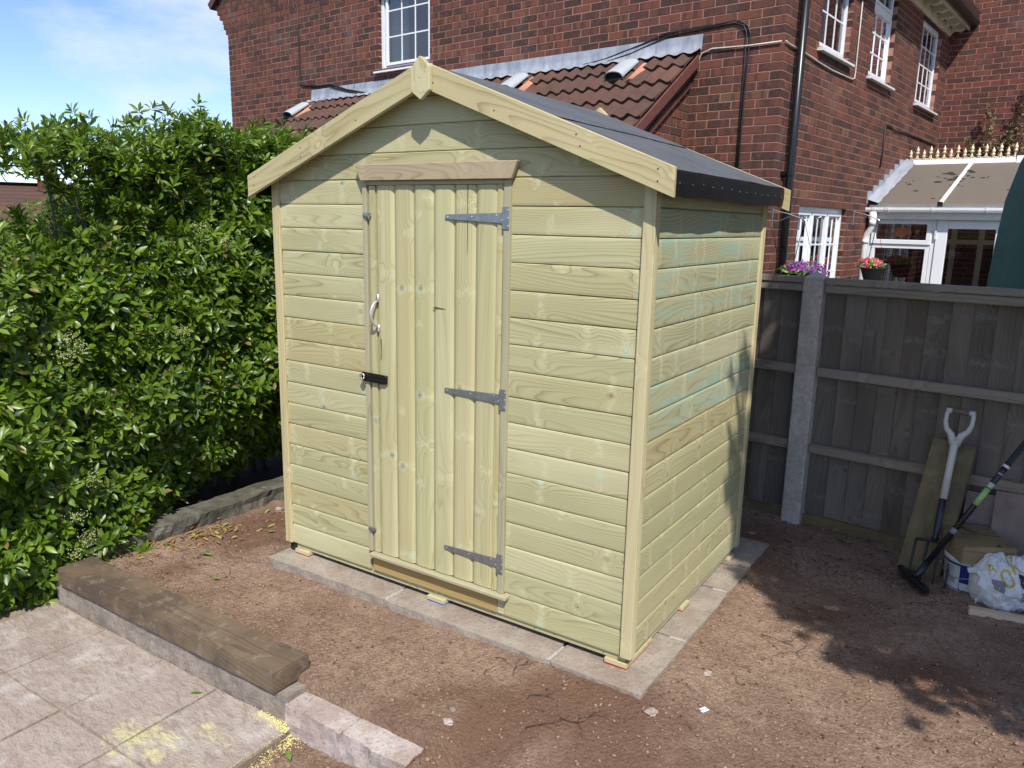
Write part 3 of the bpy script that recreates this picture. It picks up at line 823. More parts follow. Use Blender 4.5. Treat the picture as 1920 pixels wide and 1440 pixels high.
# roof: boards, felt sheets, eaves
for s, nm in ((1, 'r'), (-1, 'l')):
    # local frame: x along the depth, z down the slope
    ap = Vector((-.915, 0, 2.092)); ev = Vector((-.915 + s * .963, 0, 2.092 - .963 * .393))
    dn = (ev - ap).normalized(); nrm = Vector((-dn.z * 1, 0, dn.x)) if s > 0 else Vector((dn.z, 0, -dn.x))
    if nrm.z < 0: nrm = -nrm
    Ls = (ev - ap).length
    def sheet(d0, d1, t0, t1, y0, y1, name, mat, seg=1):
        m = MB(); vs = []
        nsg = 24 if seg > 1 else 1
        rows = np.linspace(d0, d1, 9 if seg > 1 else 2)
        cols = np.linspace(y0, y1, nsg + 1)
        if seg > 1:
            V = []
            for d in rows:
                for y in cols:
                    w = .0022 * float(fbm(d * 3 + s, y * 3, 1.0, 3, 140)) + .0006 * random.uniform(-1, 1)
                    edge = .0015 * float(fbm(y * 4, d, 3, 2, 150)) if d == rows[-1] else 0
                    p = ap + dn * (d + edge) + nrm * (t1 + w); V.append((p.x, y, p.z))
            nb = len(V)
            for d in rows:
                for y in cols:
                    p = ap + dn * d + nrm * t0; V.append((p.x, y, p.z))
            nc = nsg + 1; nr = len(rows)
            F = [(i * nc + j, i * nc + j + 1, (i + 1) * nc + j + 1, (i + 1) * nc + j) for i in range(nr - 1) for j in range(nsg)]
            F += [(nb + i * nc + j, nb + (i + 1) * nc + j, nb + (i + 1) * nc + j + 1, nb + i * nc + j + 1) for i in range(nr - 1) for j in range(nsg)]
            F += [(j, j + nb, j + 1 + nb, j + 1) for j in range(nsg)]
            e = (nr - 1) * nc
            F += [(e + j, e + j + 1, e + j + 1 + nb, e + j + nb) for j in range(nsg)]
            F += [(i * nc, (i + 1) * nc, (i + 1) * nc + nb, i * nc + nb) for i in range(nr - 1)]
            F += [(i * nc + nsg, i * nc + nsg + nb, (i + 1) * nc + nsg + nb, (i + 1) * nc + nsg) for i in range(nr - 1)]
            m.add(V, F)
        else:
            P = [ap + dn * d0 + nrm * t0, ap + dn * d1 + nrm * t0, ap + dn * d1 + nrm * t1, ap + dn * d0 + nrm * t1]
            m.prism([(p.x, p.z) for p in P], y0, y1, 'y')
        return add(name, m.mesh(name), shed, None, mat)
    sheet(.0, Ls, -.016, 0, -.044, 1.309, 'roof_board', M['kick'])
    fe = sheet(.0, Ls + .004, .0006, .0036, -.044, 1.309, 'felt_sheet', M['felt'], 2)
    top = sheet(.0, Ls * .515, .0052, .0078, -.044, 1.309, 'felt_capping', M['felt'], 2)
    # turned-down felt at the eaves
    m = MB(); V = []
    nseg = 40
    for i in range(nseg + 1):
        y = -.043 + 1.351 * i / nseg
        w = .009 * float(fbm(y * 2, s, 2, 3, 160))
        wb = .009 * float(fbm(y * 3, s + 3, 2, 3, 170))
        e = ap + dn * (Ls + .006)
        V += [(e.x - s * .004, y, e.z + .003), (e.x + s * .001, y, e.z - .004), (e.x + s * (.002 + w), y, e.z - .04), (e.x + s * (-.002 + w * 1.5), y, e.z - .078 + wb), (e.x - s * .012, y, e.z - .078 + wb), (e.x - s * .012, y, e.z)]
    F = [(i * 6 + q, i * 6 + (q + 1) % 6, (i + 1) * 6 + (q + 1) % 6, (i + 1) * 6 + q) for i in range(nseg) for q in range(6)] + [tuple(range(6)), tuple(nseg * 6 + q for q in range(6))]
    m.add(V, F)
    te = add('felt_drip_edge', m.mesh('felt_drip_edge', smooth=False), shed, None, M['felt_edge'])
    nl = MB()
    for i in range(13):
        y = .05 + i * .1 + random.uniform(-.012, .012)
        e = ap + dn * (Ls + .006)
        nl.lathe([(.0001, 0), (.0028, .0006), (.0028, .0016), (.0001, .0022)], 7, T(e.x + s * .0035, y, e.z - .036 + random.uniform(-.004, .004)) @ RY(s * math.pi / 2))
    tag(add('felt_nails', nl.mesh('felt_nails'), te, None, M['screw']), kind='stuff')
    nl = MB()
    for i in range(14):
        y = .0 + i * .098 + random.uniform(-.01, .01)
        e = ap + dn * (Ls * .515 - .014) + nrm * .0078
        nl.lathe([(.0001, 0), (.0042, .0), (.0038, .0012), (.0001, .0016)], 7, FRAME((e.x, y, e.z), dn, (0, 1, 0), nrm))
    tag(add('felt_nails', nl.mesh('felt_nails'), top, None, M['screw']), kind='stuff')
# bargeboards: grain along the slope
sl_ = math.atan(.393)
for s in (1, -1):
    for y0, y1 in ((-.0626, -.0445), (1.3095, 1.3275)):
        apx = (-.915, 2.1074)
        xe = .0796 if s > 0 else -1.9096
        Lh = abs(xe + .915)
        zt, zb = 2.1074 - .393 * Lh, 2.1074 - .393 * Lh - .0925
        pts = [(0, 0), (Lh, -.393 * Lh), (Lh, -.393 * Lh - .0925), (0, -.0925)]
        # to the board's own frame (x along the slope)
        c, sn = math.cos(-sl_), math.sin(-sl_)
        loc = [(a * c + b * sn, -a * sn + b * c) for a, b in pts]
        zq = 2.1074 - (.011 if y0 > 0 else 0)
        m = MB(); m.prism(loc, 0, y1 - y0, 'y')
        if s > 0: Mx = FRAME((-.915, y0, zq), (c, 0, sn), (0, 1, 0), (-sn, 0, c))
        else:
            Mx = Matrix.Translation((-.915, y0, 2.1074)) @ Matrix(((-1, 0, 0, 0), (0, 1, 0, 0), (0, 0, 1, 0), (0, 0, 0, 1))) @ FRAME((0, 0, 0), (c, 0, sn), (0, 1, 0), (-sn, 0, c))
            # mirrored board: flip the outline instead of the matrix
            m = MB(); m.prism([(-a, b) for a, b in loc], 0, y1 - y0, 'y')
            Mx = FRAME((-.915, y0, zq), (c, 0, -sn), (0, 1, 0), (sn, 0, c))
        bb = add('bargeboard', m.mesh('bargeboard', bevel=.002), shed, Mx, M['barge'])
        if y0 < 0:
            nl = MB()
            for d in (.05, Lh * .33, Lh * .66, Lh - .05):
                for dz in (.025, .062):
                    if random.random() < .2: continue
                    nl.lathe([(.0001, 0), (.0032, 0), (.0028, .0007), (.0001, .0008)], 6, T(-.915 + s * (d + random.uniform(-.01, .01)), y0 - .0004, 2.1074 - .393 * d - dz) @ RX(math.pi / 2))
            tag(add('nail_heads', nl.mesh('nail_heads'), bb, None, M['twig']), kind='stuff')
for y0, y1 in ((-.0815, -.0632), (1.3282, 1.346)):
    fo = MB()
    cx = -.906
    fo.prism([(0, 0), (.032, .0435), (.114, .0435), (.150, .006), (.150, -.004), (.114, -.0435), (.032, -.0435)], 0, y1 - y0, 'y')
    fi = add('finial', fo.mesh('finial', bevel=.0025), shed, FRAME((cx, y0, 1.968), (0, 0, 1), (0, 1, 0), (-1, 0, 0)), M['trim'])
    if y0 < 0:
        nl = MB()
        for a, b in ((.025, 2.079), (.024, 2.062), (-.004, 2.045)):
            nl.lathe([(.0001, 0), (.002, 0), (.0001, .0006)], 6, T(cx + a, y0 - .0004, b) @ RX(math.pi / 2))
        tag(add('nail_heads', nl.mesh('nail_heads'), fi, None, M['twig']), kind='stuff')

# door frame and door
for x0, x1 in ((-1.2765, -1.2545), (-.584, -.557)):
    vboard(x0, x1, -.004, .026, .097, 1.690, 'door_frame', shed, M['jamb'], .0015)
fm = MB(); fm.box((0, 0, 0), (.669, .03, .0155))
add('door_frame', fm.mesh('door_frame', bevel=.0015), shed, T(-1.2543, -.0035, 1.6745), M['jamb'])
hd = MB(); hd.prism([(.031, 0), (.7555, 0), (.782, .0625), (0, .0625)], 0, .018, 'y')
add('header_board', hd.mesh('header_board', bevel=.002), shed, T(-1.2995, -.022, 1.691), M['header'])
sm = MB(); sm.box((0, 0, 0), (.722, .034, .0155))
add('threshold', sm.mesh('threshold', bevel=.0025), shed, T(-1.254, -.024, .0805), M['jamb'])
km = MB(); km.box((0, 0, 0), (.672, .014, .077))
add('kick_board', km.mesh('kick_board', bevel=.002), shed, T(-1.263, .0085, .0025), M['kick'])
km = MB(); km.box((0, 0, 0), (.030, .013, .077))
add('board', km.mesh('board', bevel=.002), front, T(-.5895, .0095, .0025), M['shed'])
bm_ = MB(); bm_.box((0, 0, 0), (1.78, .03, .0235))
add('floor_bearer', bm_.mesh('floor_bearer', bevel=.0015), shed, T(-1.81, .0225, -.0265), M['shed'])
for (a, b) in (((-.022 - .03, .052), (0.03, 1.17)),):
    fb = MB(); fb.box((0, 0, 0), (1.16, .03, .028))
    add('floor_bearer', fb.mesh('floor_bearer', bevel=.0015), shed, FRAME((-.022, .055, -.0315), (0, 1, 0), (-1, 0, 0), (0, 0, 1)), M['shed'])
    add('floor_bearer', fb.mesh('floor_bearer', bevel=.0015), shed, FRAME((-1.808, 1.215, -.0315), (0, -1, 0), (1, 0, 0), (0, 0, 1)), M['shed'])
nl = MB()
for x in (-1.62, -1.43, -1.25, -1.02, -.90, -.62, -.42, -.33, -.12):
    nl.lathe([(.0001, 0), (.003, 0), (.0001, .0007)], 6, T(x, .0222, -.016 + random.uniform(-.004, .004)) @ RX(math.pi / 2))
tag(add('bearer_nails', nl.mesh('bearer_nails'), shed, None, M['twig']), kind='stuff')
flr = MB(); flr.box((-1.80, .06, -.0030), (-.03, 1.22, .009)); add('floor_panel', flr.mesh('floor_panel'), shed, None, M['raw'])
door = add('door', None, shed)
dx = [-1.2525, -1.2125, -1.1135, -1.0135, -.9133, -.8137, -.7130, -.6130, -.5855]
for i in range(8):
    wd = dx[i + 1] - dx[i]
    prof = MATCH if wd > .09 else ([(.015, .0006), (.0078, .0008), (.0034, .005), (.0, .015), (.0, wd - .001), (.015, wd - .001)] if i == 7 else [(.015, .0006), (0.0, .0006), (.0, wd - .014), (.0034, wd - .005), (.0078, wd - .0015), (.015, wd - .0012)])
    zt = 1.674 - random.uniform(0, .002)
    add('board', extrude_profile([(y, z * (wd / .1 if wd > .09 else 1)) for y, z in prof], zt - .100, name='board'), door, FRAME((dx[i + 1] - .0004, .0012 + random.uniform(-.0006, .0006), .100), (0, 0, 1), (0, 1, 0), (-1, 0, 0)), M['shed_door'])
lb = MB(); lb.box((-1.25, .0155, .105), (-.587, .020, 1.67)); add('lining', lb.mesh('lining'), door, None, M['kick'])
# split and knot hole in the door boards
ck = MB()
ck.prism([(-.7490, 1.674), (-.7462, 1.674), (-.7466, 1.58), (-.7470, 1.47), (-.7480, 1.42), (-.7486, 1.47), (-.7484, 1.58)], .0002, .003, 'y')
ck.prism([(-.913, 1.2065), (-.90, 1.211), (-.868, 1.208), (-.85, 1.2045), (-.87, 1.2035), (-.905, 1.2035)], -.0002, .003, 'y')
ck.prism([(-1.1905, 1.055), (-1.1880, 1.058), (-1.1855, 1.05), (-1.1865, .985), (-1.1890, .965), (-1.1905, .975), (-1.188, 1.0)], -.0003, .002, 'y')
add('split', ck.mesh('split'), door, None, plain('split_wood', (.11, .06, .035), .9))
def hinge(zc):
    m = MB()
    st = [(-.848, zc - .0075), (-.584, zc - .0185), (-.584, zc + .0185), (-.848, zc + .0095), (-.851, zc + .001)]
    m.prism(st, -.0045, -.0012, 'y')
    h = add('hinge', m.mesh('hinge', bevel=.0006), door, None, M['galv'])
    p = MB(); p.box((-.5795, -.0078, zc - .040), (-.5575, -.0046, zc + .040))
    pl = add('hinge_plate', p.mesh('hinge_plate', bevel=.0006), h, None, M['galv'])
    k_ = MB(); k_.tube([(-.5825, -.0072, zc - .040), (-.5825, -.0072, zc + .040)], .0036, 8)
    add('hinge_knuckle', k_.mesh('hinge_knuckle', smooth=False), h, None, M['galv'])
    sc = MB()
    for x, z, y in ((-.838, .0, -.0046), (-.725, .002, -.0046), (-.615, .009, -.0046), (-.592, -.008, -.0046), (-.562, .028, -.0079), (-.562, .0, -.0079), (-.562, -.028, -.0079)):
        sc.lathe([(.0001, .0012), (.003, .001), (.0042, 0), (.0042, -.001)], 8, T(x, y - .0004, zc + z) @ RX(math.pi / 2))
    tag(add('hinge_screws', sc.mesh('hinge_screws'), h, None, M['screw']), kind='stuff')
for zc in (1.555, .886, .222): hinge(zc)
hn = MB()
pts = []
for i in range(13):
    a = i / 12
    pts.append((-1.203 - .002 * math.sin(math.pi * a), -.005 - .036 * math.sin(math.pi * a) ** .6, 1.212 - .104 * a))
hn.tube(pts, [.0052] * 13, 8)
hn.box((-1.2095, -.0035, 1.206), (-1.1955, -.0008, 1.240)); hn.box((-1.2075, -.0035, 1.082), (-1.1935, -.0008, 1.114))
for z in (1.232, 1.220, 1.104, 1.090): hn.lathe([(.0001, .001), (.003, .0008), (.0036, 0)], 7, T(-1.2015, -.004, z) @ RX(math.pi / 2))
add('pull_handle', hn.mesh('pull_handle', smooth=True), door, None, plain('satin_galvanised', (.66, .67, .67), .35, .6))
hs = MB(); hs.prism([(-1.290, .871), (-1.286, .868), (-1.160, .866), (-1.152, .874), (-1.152, .897), (-1.158, .906), (-1.284, .908), (-1.291, .902)], -.013, -.009, 'y')
hs.box((-1.250, -.0155, .879), (-1.172, -.0128, .884)); hs.box((-1.250, -.0155, .891), (-1.172, -.0128, .896))
ha = add('hasp', hs.mesh('hasp', bevel=.001), door, None, M['black_hasp'])
st = MB(); st.tube([(-1.278 + .011 * math.cos(a), -.022 + .002 * math.sin(2 * a), .888 + .013 * math.sin(a)) for a in np.linspace(0, 2 * math.pi, 13)], .0036, 7)
add('staple', st.mesh('staple', smooth=True), ha, None, plain('worn_steel_staple', (.55, .53, .5), .35, .8))
st = MB(); st.box((-1.292, -.0088, .872), (-1.262, -.006, .904)); st.box((-1.185, -.009, .870), (-1.150, -.004, .904)); add('hasp_base', st.mesh('hasp_base'), ha, None, M['black_hasp'])
for zc in (1.559, .2075):
    lt = MB(); lt.box((-1.270, -.0105, zc - .0045), (-1.226, -.0055, zc + .0055)); lt.box((-1.256, -.0155, zc - .008), (-1.236, -.0105, zc + .008))
    lt.lathe([(.0001, .003), (.005, .002), (.0062, 0)], 8, T(-1.262, -.0105, zc) @ RX(math.pi / 2))
    add('turn_latch', lt.mesh('turn_latch', bevel=.0008), door, None, M['galv'])
# packing blocks and shims under the shed
def block(x0, x1, y0, y1, col, lab, labs, zt=-.0268, zb=-.0445):
    m = MB(); m.box((0, 0, 0), (x1 - x0, y1 - y0, zt - zb))
    o = add('packing_block', m.mesh('packing_block', bevel=.0012), None, T(x0, y0, zb), M['trim'])
    tag(o, lab, 'packing block', 'wooden blocks under the shed')
    m = MB(); m.box((0, 0, 0), (x1 - x0 - .002, y1 - y0, .0048))
    s_ = add('plastic_shim', m.mesh('plastic_shim'), None, T(x0 + .001, y0 + .001, -.0495), M[col])
    tag(s_, labs, 'shim', 'plastic shims under the blocks')
block(-.950, -.858, .006, .24, 'blue_plastic', 'wooden packing block on a blue shim below the shed door', 'flat blue plastic shim below the shed door')
block(-1.773, -1.680, .006, .24, 'red_plastic', 'wooden packing block under the left front corner of the shed', 'flat red plastic shim under the left front corner of the shed')
block(-.109, -.019, .010, .24, 'red_plastic', 'wooden packing block under the front corner facing the camera', 'flat red plastic shim under the front corner facing the camera')
block(-.20, -.010, .545, .62, 'red_plastic', 'wooden packing block halfway along the side wall of the shed', 'flat red plastic shim halfway along the side wall of the shed')
m = MB(); m.box((0, 0, 0), (.09, .07, .0165)); o = add('packing_block', m.mesh('packing_block', bevel=.0012), None, T(-.10, 1.16, -.0495), M['raw'])
tag(o, 'wooden packing block under the back corner next to the fence', 'packing block', 'wooden blocks under the shed')
m = MB(); m.box((0, 0, 0), (.05, .06, .044)); o = add('plastic_spacer', m.mesh('plastic_spacer', bevel=.003), None, T(-1.822, .02, -.0488), M['black_rubber'])
tag(o, 'small black spacer under the hedge side corner of the shed', 'spacer')
# ------------------------------------------------------------------ brick house
HO = (-.977, 4.852)
HM = T(HO[0], HO[1], 0) @ RZ(R(-6.0))
house = add('brick_house', None, None, HM @ T(-4, 3, -.4))
tag(house, 'two storey red brick house with white windows and a tiled lean-to behind the shed', 'house')
BL, BD, BH, PIT, CRS = .2135, .1025, .0635, .225, .075
def rows(zlo, zhi):
    k0 = math.ceil((zlo - .032) / CRS)
    k = k0
    while .032 + k * CRS + BH < zhi:
        yield k, .032 + k * CRS
        k += 1
def cuts(a0, a1, ops, z):
    iv = [(a0, a1)]
    for o0, o1, z0, z1 in ops:
        if z + BH * .5 > z0 and z + BH * .5 < z1:
            nv = []
            for s, e in iv:
                if o1 <= s or o0 >= e: nv.append((s, e)); continue
                if o0 > s: nv.append((s, o0))
                if o1 < e: nv.append((o1, e))
            iv = nv
    return iv
def lay(a0f, a1f, ops, zlo, zhi, offs):
    """list of (start, end, z, full) for one wall face; stretcher bond counted from a = 0"""
    out = []
    for k, z in rows(zlo, zhi):
        a0, a1 = a0f(z), a1f(z)
        if a1 - a0 < .05: continue
        off = offs(k)
        for s, e in cuts(a0, a1, ops, z):
            i = math.floor((s - off) / PIT) - 1
            while True:
                b0 = off + i * PIT; b1 = b0 + BL
                i += 1
                if b0 >= e: break
                c0, c1 = max(b0, s), min(b1, e)
                if c1 - c0 > .022: out.append((c0, c1, z, c1 - c0 > BL - .002))
    return out
brick_me = {}
def brick_mesh(axis):
    if axis not in brick_me:
        m = MB()
        m.box((0, 0, 0), (BL, BD, BH) if axis == 'u' else (BD, BL, BH))
        me = m.mesh('brick', bevel=0); brick_me[axis] = me
    return brick_me[axis]
def mortar_mesh(a0, a1, z0, z1, ops, box):
    m = MB()
    A = sorted({a0, a1, *[min(max(o[0] - .0, a0), a1) for o in ops], *[min(max(o[1], a0), a1) for o in ops]})
    Z = sorted({z0, z1, *[min(max(o[2], z0), z1) for o in ops], *[min(max(o[3], z0), z1) for o in ops]})
    for i in range(len(A) - 1):
        for j in range(len(Z) - 1):
            ca, cz = (A[i] + A[i + 1]) / 2, (Z[j] + Z[j + 1]) / 2
            if any(o[0] < ca < o[1] and o[2] < cz < o[3] for o in ops): continue
            box(m, A[i], A[i + 1], Z[j], Z[j + 1])
    return m
ops1 = [(-5.225, -4.305, 3.375, 4.46)]
ops2 = [(.86, 1.76, 3.205, 4.24), (2.47, 3.37, 3.19, 4.24), (4.60, 5.72, 3.17, 4.24), (.74, 2.25, .70, 1.752)]
GZ, GS = 4.62, .70
def w1a0(z):
    if z > GZ: return -8.95 + (z - GZ) / GS
    return -8.64 - max(0, min(6, math.floor((z - 4.23) / .075) + 1)) * .052 if z > 4.23 else -8.64
def w1a1(z):
    if z > GZ: return .3 - (z - GZ) / GS
    return max(0, min(6, math.floor((z - 4.23) / .075) + 1)) * .052 if z > 4.23 else 0.0
B1 = lay(w1a0, w1a1, ops1, -.4, 7.8, lambda k: (-BL if k % 2 == 0 else -.1125 - BL))
B2 = lay(lambda z: 0.0 if False else 0.0, lambda z: 6.235, ops2, -.4, 4.6, lambda k: (.1125 if k % 2 == 0 else 0.0))
# the corner: even courses belong to the wall facing the garden, odd ones to the window wall
B1 = [b for b in B1 if not (round((b[2] - .032) / CRS) % 2 == 1 and b[1] > -.1 and b[2] < 4.2)]
B1 = [(b[0], min(b[1], -.1125), b[2], b[3]) if (round((b[2] - .032) / CRS) % 2 == 1 and b[1] > -.1125 and b[2] < 4.2) else b for b in B1]
B2 = [b for b in B2 if not (round((b[2] - .032) / CRS) % 2 == 0 and b[0] < .1)]
def emit(wall, bricks, axis, mat, indiv, box, M0, jit=.0006):
    st = MB()
    for b in bricks:
        s, e, z, full = b
        j = random.gauss(0, jit)
        if b in indiv:
            o = add('brick', brick_mesh(axis), wall, M0 @ (T(s, j, z) if axis == 'u' else T(-BD + j, s, z)) @ RY(random.gauss(0, .004)))
        else:
            box(st, s, e, z, j)
    o = add('brickwork', st.mesh('brickwork'), wall, M0, mat)
    tag(o, kind='stuff')
for a in ('u', 'v'): brick_mesh(a).materials.append(M['brick'])
cand = []
HMi = HM
for b in B1:
    c = HM @ Vector(((b[0] + b[1]) / 2, 0, b[2]))
    if b[3] and 1.75 < b[2] < 4.15 and (b[0] > -.80 or b[2] > 3.28): cand.append(((c - CAM).length, 1, b))
for b in B2:
    c = HM @ Vector((0, (b[0] + b[1]) / 2, b[2]))
    if b[3] and 1.25 < b[2] < 4.2: cand.append(((c - CAM).length * 1.35, 2, b))
cand.sort(key=lambda q: q[0])
ind1 = {q[2] for q in cand[:298] if q[1] == 1}; ind2 = {q[2] for q in cand[:298] if q[1] == 2}
wall1 = add('front_wall', None, house, HM)
wall2 = add('side_wall', None, house, HM)
emit(wall1, B1, 'u', M['brick'], ind1, lambda m, s, e, z, j: m.box((s, j, z), (e, BD + j, z + BH)), HM)
emit(wall2, B2, 'v', M['brick'], ind2, lambda m, s, e, z, j: m.box((-BD + j, s, z), (j, e, z + BH)), HM)
m = mortar_mesh(-8.635, -.0022, -.4, 4.24, ops1, lambda q, a, b, c, d: q.box((a, .0032, c), (b, .098, d)))
m.prism([(-8.635, 4.2405), (.0, 4.2405), (.26, 4.62), (-4.33, 7.74), (-8.88, 4.62)], .0055, .097, 'y')
add('mortar', m.mesh('mortar'), wall1, HM, M['mortar'])
m = mortar_mesh(.101, 6.235, -.4, 4.6, ops2, lambda q, a, b, c, d: q.box((-.098, a, c), (-.0032, b, d)))
add('mortar', m.mesh('mortar'), wall2, HM, M['mortar'])
m = MB()
m.box((-8.6, 6.1, -.4), (-.11, 6.2, 4.6)); m.box((-8.64, .12, -.4), (-8.56, 6.2, 4.6))
m.box((-8.5, .11, 4.60), (-.11, 6.15, 4.66))
add('back_wall', m.mesh('back_wall'), house, HM, M['mortar'])
# kneeler bricks at the far gable
m = MB()
for i in range(6):
    z = 4.232 + .075 * i - .02
    m.box((.002, 6.08, z), (.05 * (i + 1), 6.232, z + .065))
add('kneeler', m.mesh('kneeler'), house, HM, M['brick'])
# main roof
m = MB()
m.prism([(.30, 4.44), (-4.33, 7.86), (-4.33, 8.0), (.34, 4.55)], -.06, 6.3, 'y')
m.prism([(-9.0, 4.62), (-4.33, 7.86), (-4.33, 8.0), (-9.06, 4.70)], -.06, 6.3, 'y')
add('main_roof', m.mesh('main_roof'), house, HM, M['tile'])
# eaves: frieze, sloping soffit with wavy brackets, fascia, gutter
eav = add('eaves', None, house, HM)
m = MB(); m.box((.0, .1, 4.245), (.028, 6.075, 4.36)); add('frieze', m.mesh('frieze'), eav, HM, M['cream'])
m = MB(); m.prism([(.028, 4.375), (.225, 4.395), (.225, 4.405), (.028, 4.39)], .1, 6.2, 'y'); add('soffit', m.mesh('soffit'), eav, HM, M['cream'])
m = MB(); m.box((.214, .1, 4.322), (.240, 6.2, 4.45)); add('fascia', m.mesh('fascia'), eav, HM, M['cream_dark'])
wv = MB()
top_ = [(.030 + .182 * i / 14, 4.384 + .008 * i / 14) for i in range(15)]
bot_ = [(.030 + .182 * i / 14, 4.262 + .060 * i / 14 + .020 * math.sin(i / 14 * 2 * math.pi)) for i in range(15)]
wv.prism(bot_ + top_[::-1], 0, .022, 'y')
wme = wv.mesh('bracket'); wme.materials.append(M['cream'])
for i in range(15):
    add('bracket', wme, eav, HM @ T(0, 6.05 - .415 * i, 0))
m = MB(); m.prism([(.245, 4.44), (.250, 4.39), (.285, 4.358), (.325, 4.372), (.345, 4.41), (.345, 4.445)], .05, 6.23, 'y')
add('gutter', m.mesh('gutter'), eav, HM, M['cable_black'])

def frame_boxes(m, x0, x1, z0, z1, w, y0, y1):
    m.box((x0, y0, z0), (x1, y1, z0 + w)); m.box((x0, y0, z1 - w), (x1, y1, z1))
    m.box((x0, y0, z0 + w), (x0 + w, y1, z1 - w)); m.box((x1 - w, y0, z0 + w), (x1, y1, z1 - w))
def window(parent, Mw, x0, x1, z0, z1, lights, rec=.055, sill=True, curtain=.5, room=.8, name='window'):
    """lights: list of (x0, x1, z0, z1, columns, rows); y points into the wall"""
    w = add(name, None, parent, Mw @ T(x0, 0, z0))
    fr = MB(); frame_boxes(fr, x0, x1, z0, z1, .052, rec, rec + .06)
    for (a, b, c, d, nc, nr_) in lights:
        frame_boxes(fr, a, b, c, d, .034, rec - .012, rec + .02)
    for i in range(len(lights) - 1):
        a, b = lights[i], lights[i + 1]
        if abs(a[2] - b[2]) < .01: fr.box((a[1] - .005, rec + .001, z0 + .053), (b[0] + .005, rec + .058, z1 - .053))
        else: fr.box((x0 + .053, rec + .001, min(a[3], b[3]) - .005), (x1 - .053, rec + .058, max(a[2], b[2]) + .005))
    add('frame', fr.mesh('frame', bevel=.003), w, Mw, M['white_upvc'])
    pn, br, sp = MB(), MB(), MB()
    for (a, b, c, d, nc, nr_) in lights:
        pn.add([(a + .03, rec + .012, c + .03), (b - .03, rec + .012, c + .03), (b - .03, rec + .012, d - .03), (a + .03, rec + .012, d - .03)], [(0, 1, 2, 3)])
        for i in range(1, nc):
            x = a + .034 + (b - a - .068) * i / nc; br.box((x - .008, rec + .006, c + .034), (x + .008, rec + .018, d - .034))
        for i in range(1, nr_):
            z = c + .034 + (d - c - .068) * i / nr_; br.box((a + .034, rec + .0065, z - .008), (b - .034, rec + .0175, z + .008))
    add('pane', pn.mesh('pane'), w, Mw, M['glass'])
    add('glazing_bars', br.mesh('glazing_bars'), w, Mw, M['white_upvc'])
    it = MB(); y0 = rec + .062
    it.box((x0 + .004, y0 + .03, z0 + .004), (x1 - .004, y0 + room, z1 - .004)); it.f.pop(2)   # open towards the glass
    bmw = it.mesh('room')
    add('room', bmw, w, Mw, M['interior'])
    if curtain > 0:
        cm = MB(); n = 40; V = []
        for i in range(n + 1):
            x = x0 + .02 + (x1 - x0 - .04) * curtain * i / n
            yy = y0 + .09 + .012 * math.sin(i * 1.3)
            V += [(x, yy, z0 + .02), (x, yy, z1 - .02)]
        cm.add(V, [(2 * i, 2 * i + 2, 2 * i + 3, 2 * i + 1) for i in range(n)])
        add('net_curtain', cm.mesh('net_curtain', smooth=True), w, Mw, M['curtain'])
    if sill:
        sm_ = MB(); sm_.prism([(rec + .01, z0 + .002), (-.055, z0 - .014), (-.055, z0 - .034), (-.045, z0 - .037), (.0, z0 - .032), (.004, z0 - .005)], x0 - .045, x1 + .045, 'x')
        add('sill', sm_.mesh('sill', bevel=.002), w, Mw, M['white_upvc'])
    return w
WL = HM
WR = HM @ FRAME((0, 0, 0), (0, 1, 0), (-1, 0, 0), (0, 0, 1))
window(house, WL, -5.225, -4.305, 3.375, 4.46, [(-5.13, -4.345, 3.43, 4.41, 3, 3)], curtain=.35)
window(house, WR, .86, 1.76, 3.205, 4.24, [(.905, 1.715, 3.25, 4.19, 3, 3)], curtain=.9)
window(house, WR, 2.47, 3.37, 3.19, 4.24, [(2.515, 3.325, 3.235, 3.93, 3, 3), (2.515, 3.325, 3.985, 4.19, 3, 1)], curtain=.9)
window(house, WR, 4.60, 5.72, 3.17, 4.24, [(4.645, 5.675, 3.215, 4.19, 4, 4)], curtain=.0)
window(house, WR, .74, 2.25, .70, 1.752, [(.785, 1.235, .745, 1.70, 2, 3), (1.275, 1.72, .745, 1.70, 2, 3), (1.76, 2.205, .745, 1.70, 2, 3)], curtain=.55, sill=True)

# downpipe at the corner
dp = MB(); dp.tube([(.062, .245, z) for z in (-.4, 4.35)], .036, 14)
pipe = add('downpipe', dp.mesh('downpipe', smooth=True), house, HM, M['black_plastic'])
m = MB()
for z in (2.02, 3.9, .4):
    m.lathe([(.037, -.02), (.042, -.02), (.042, .02), (.037, .02)], 14, T(.062, .245, z))
    m.box((.004, .165, z - .016), (.03, .325, z + .016))
add('pipe_clip', m.mesh('pipe_clip'), pipe, HM, M['black_plastic'])
def cable(paths, r, mat, name, wall):
    m = MB()
    for P in paths:
        pts = [(p[0], -.012, p[1]) if wall == 1 else (.012, p[0], p[1]) for p in P]
        m.tube(pts, r, 5)
    return add(name, m.mesh(name, smooth=True), house, HM, mat)
cable([[(-3.146, 3.059), (-2.489, 3.082), (-1.807, 3.155), (-1.414, 3.238), (-1.142, 3.312), (-.661, 3.318), (-.452, 3.33), (-.38, 3.30), (-.329, 3.262), (-.308, 3.2), (-.318, 2.843), (-.325, 2.423), (-.33, 1.6)],
       [(-3.172, 3.042), (-2.159, 3.067), (-1.513, 3.173), (-1.121, 3.283), (-.75, 3.303), (-.46, 3.312), (-.375, 3.28), (-.345, 3.22), (-.342, 2.8), (-.35, 1.6)]], .0075, M['cable_black'], 'black_cable', 1)
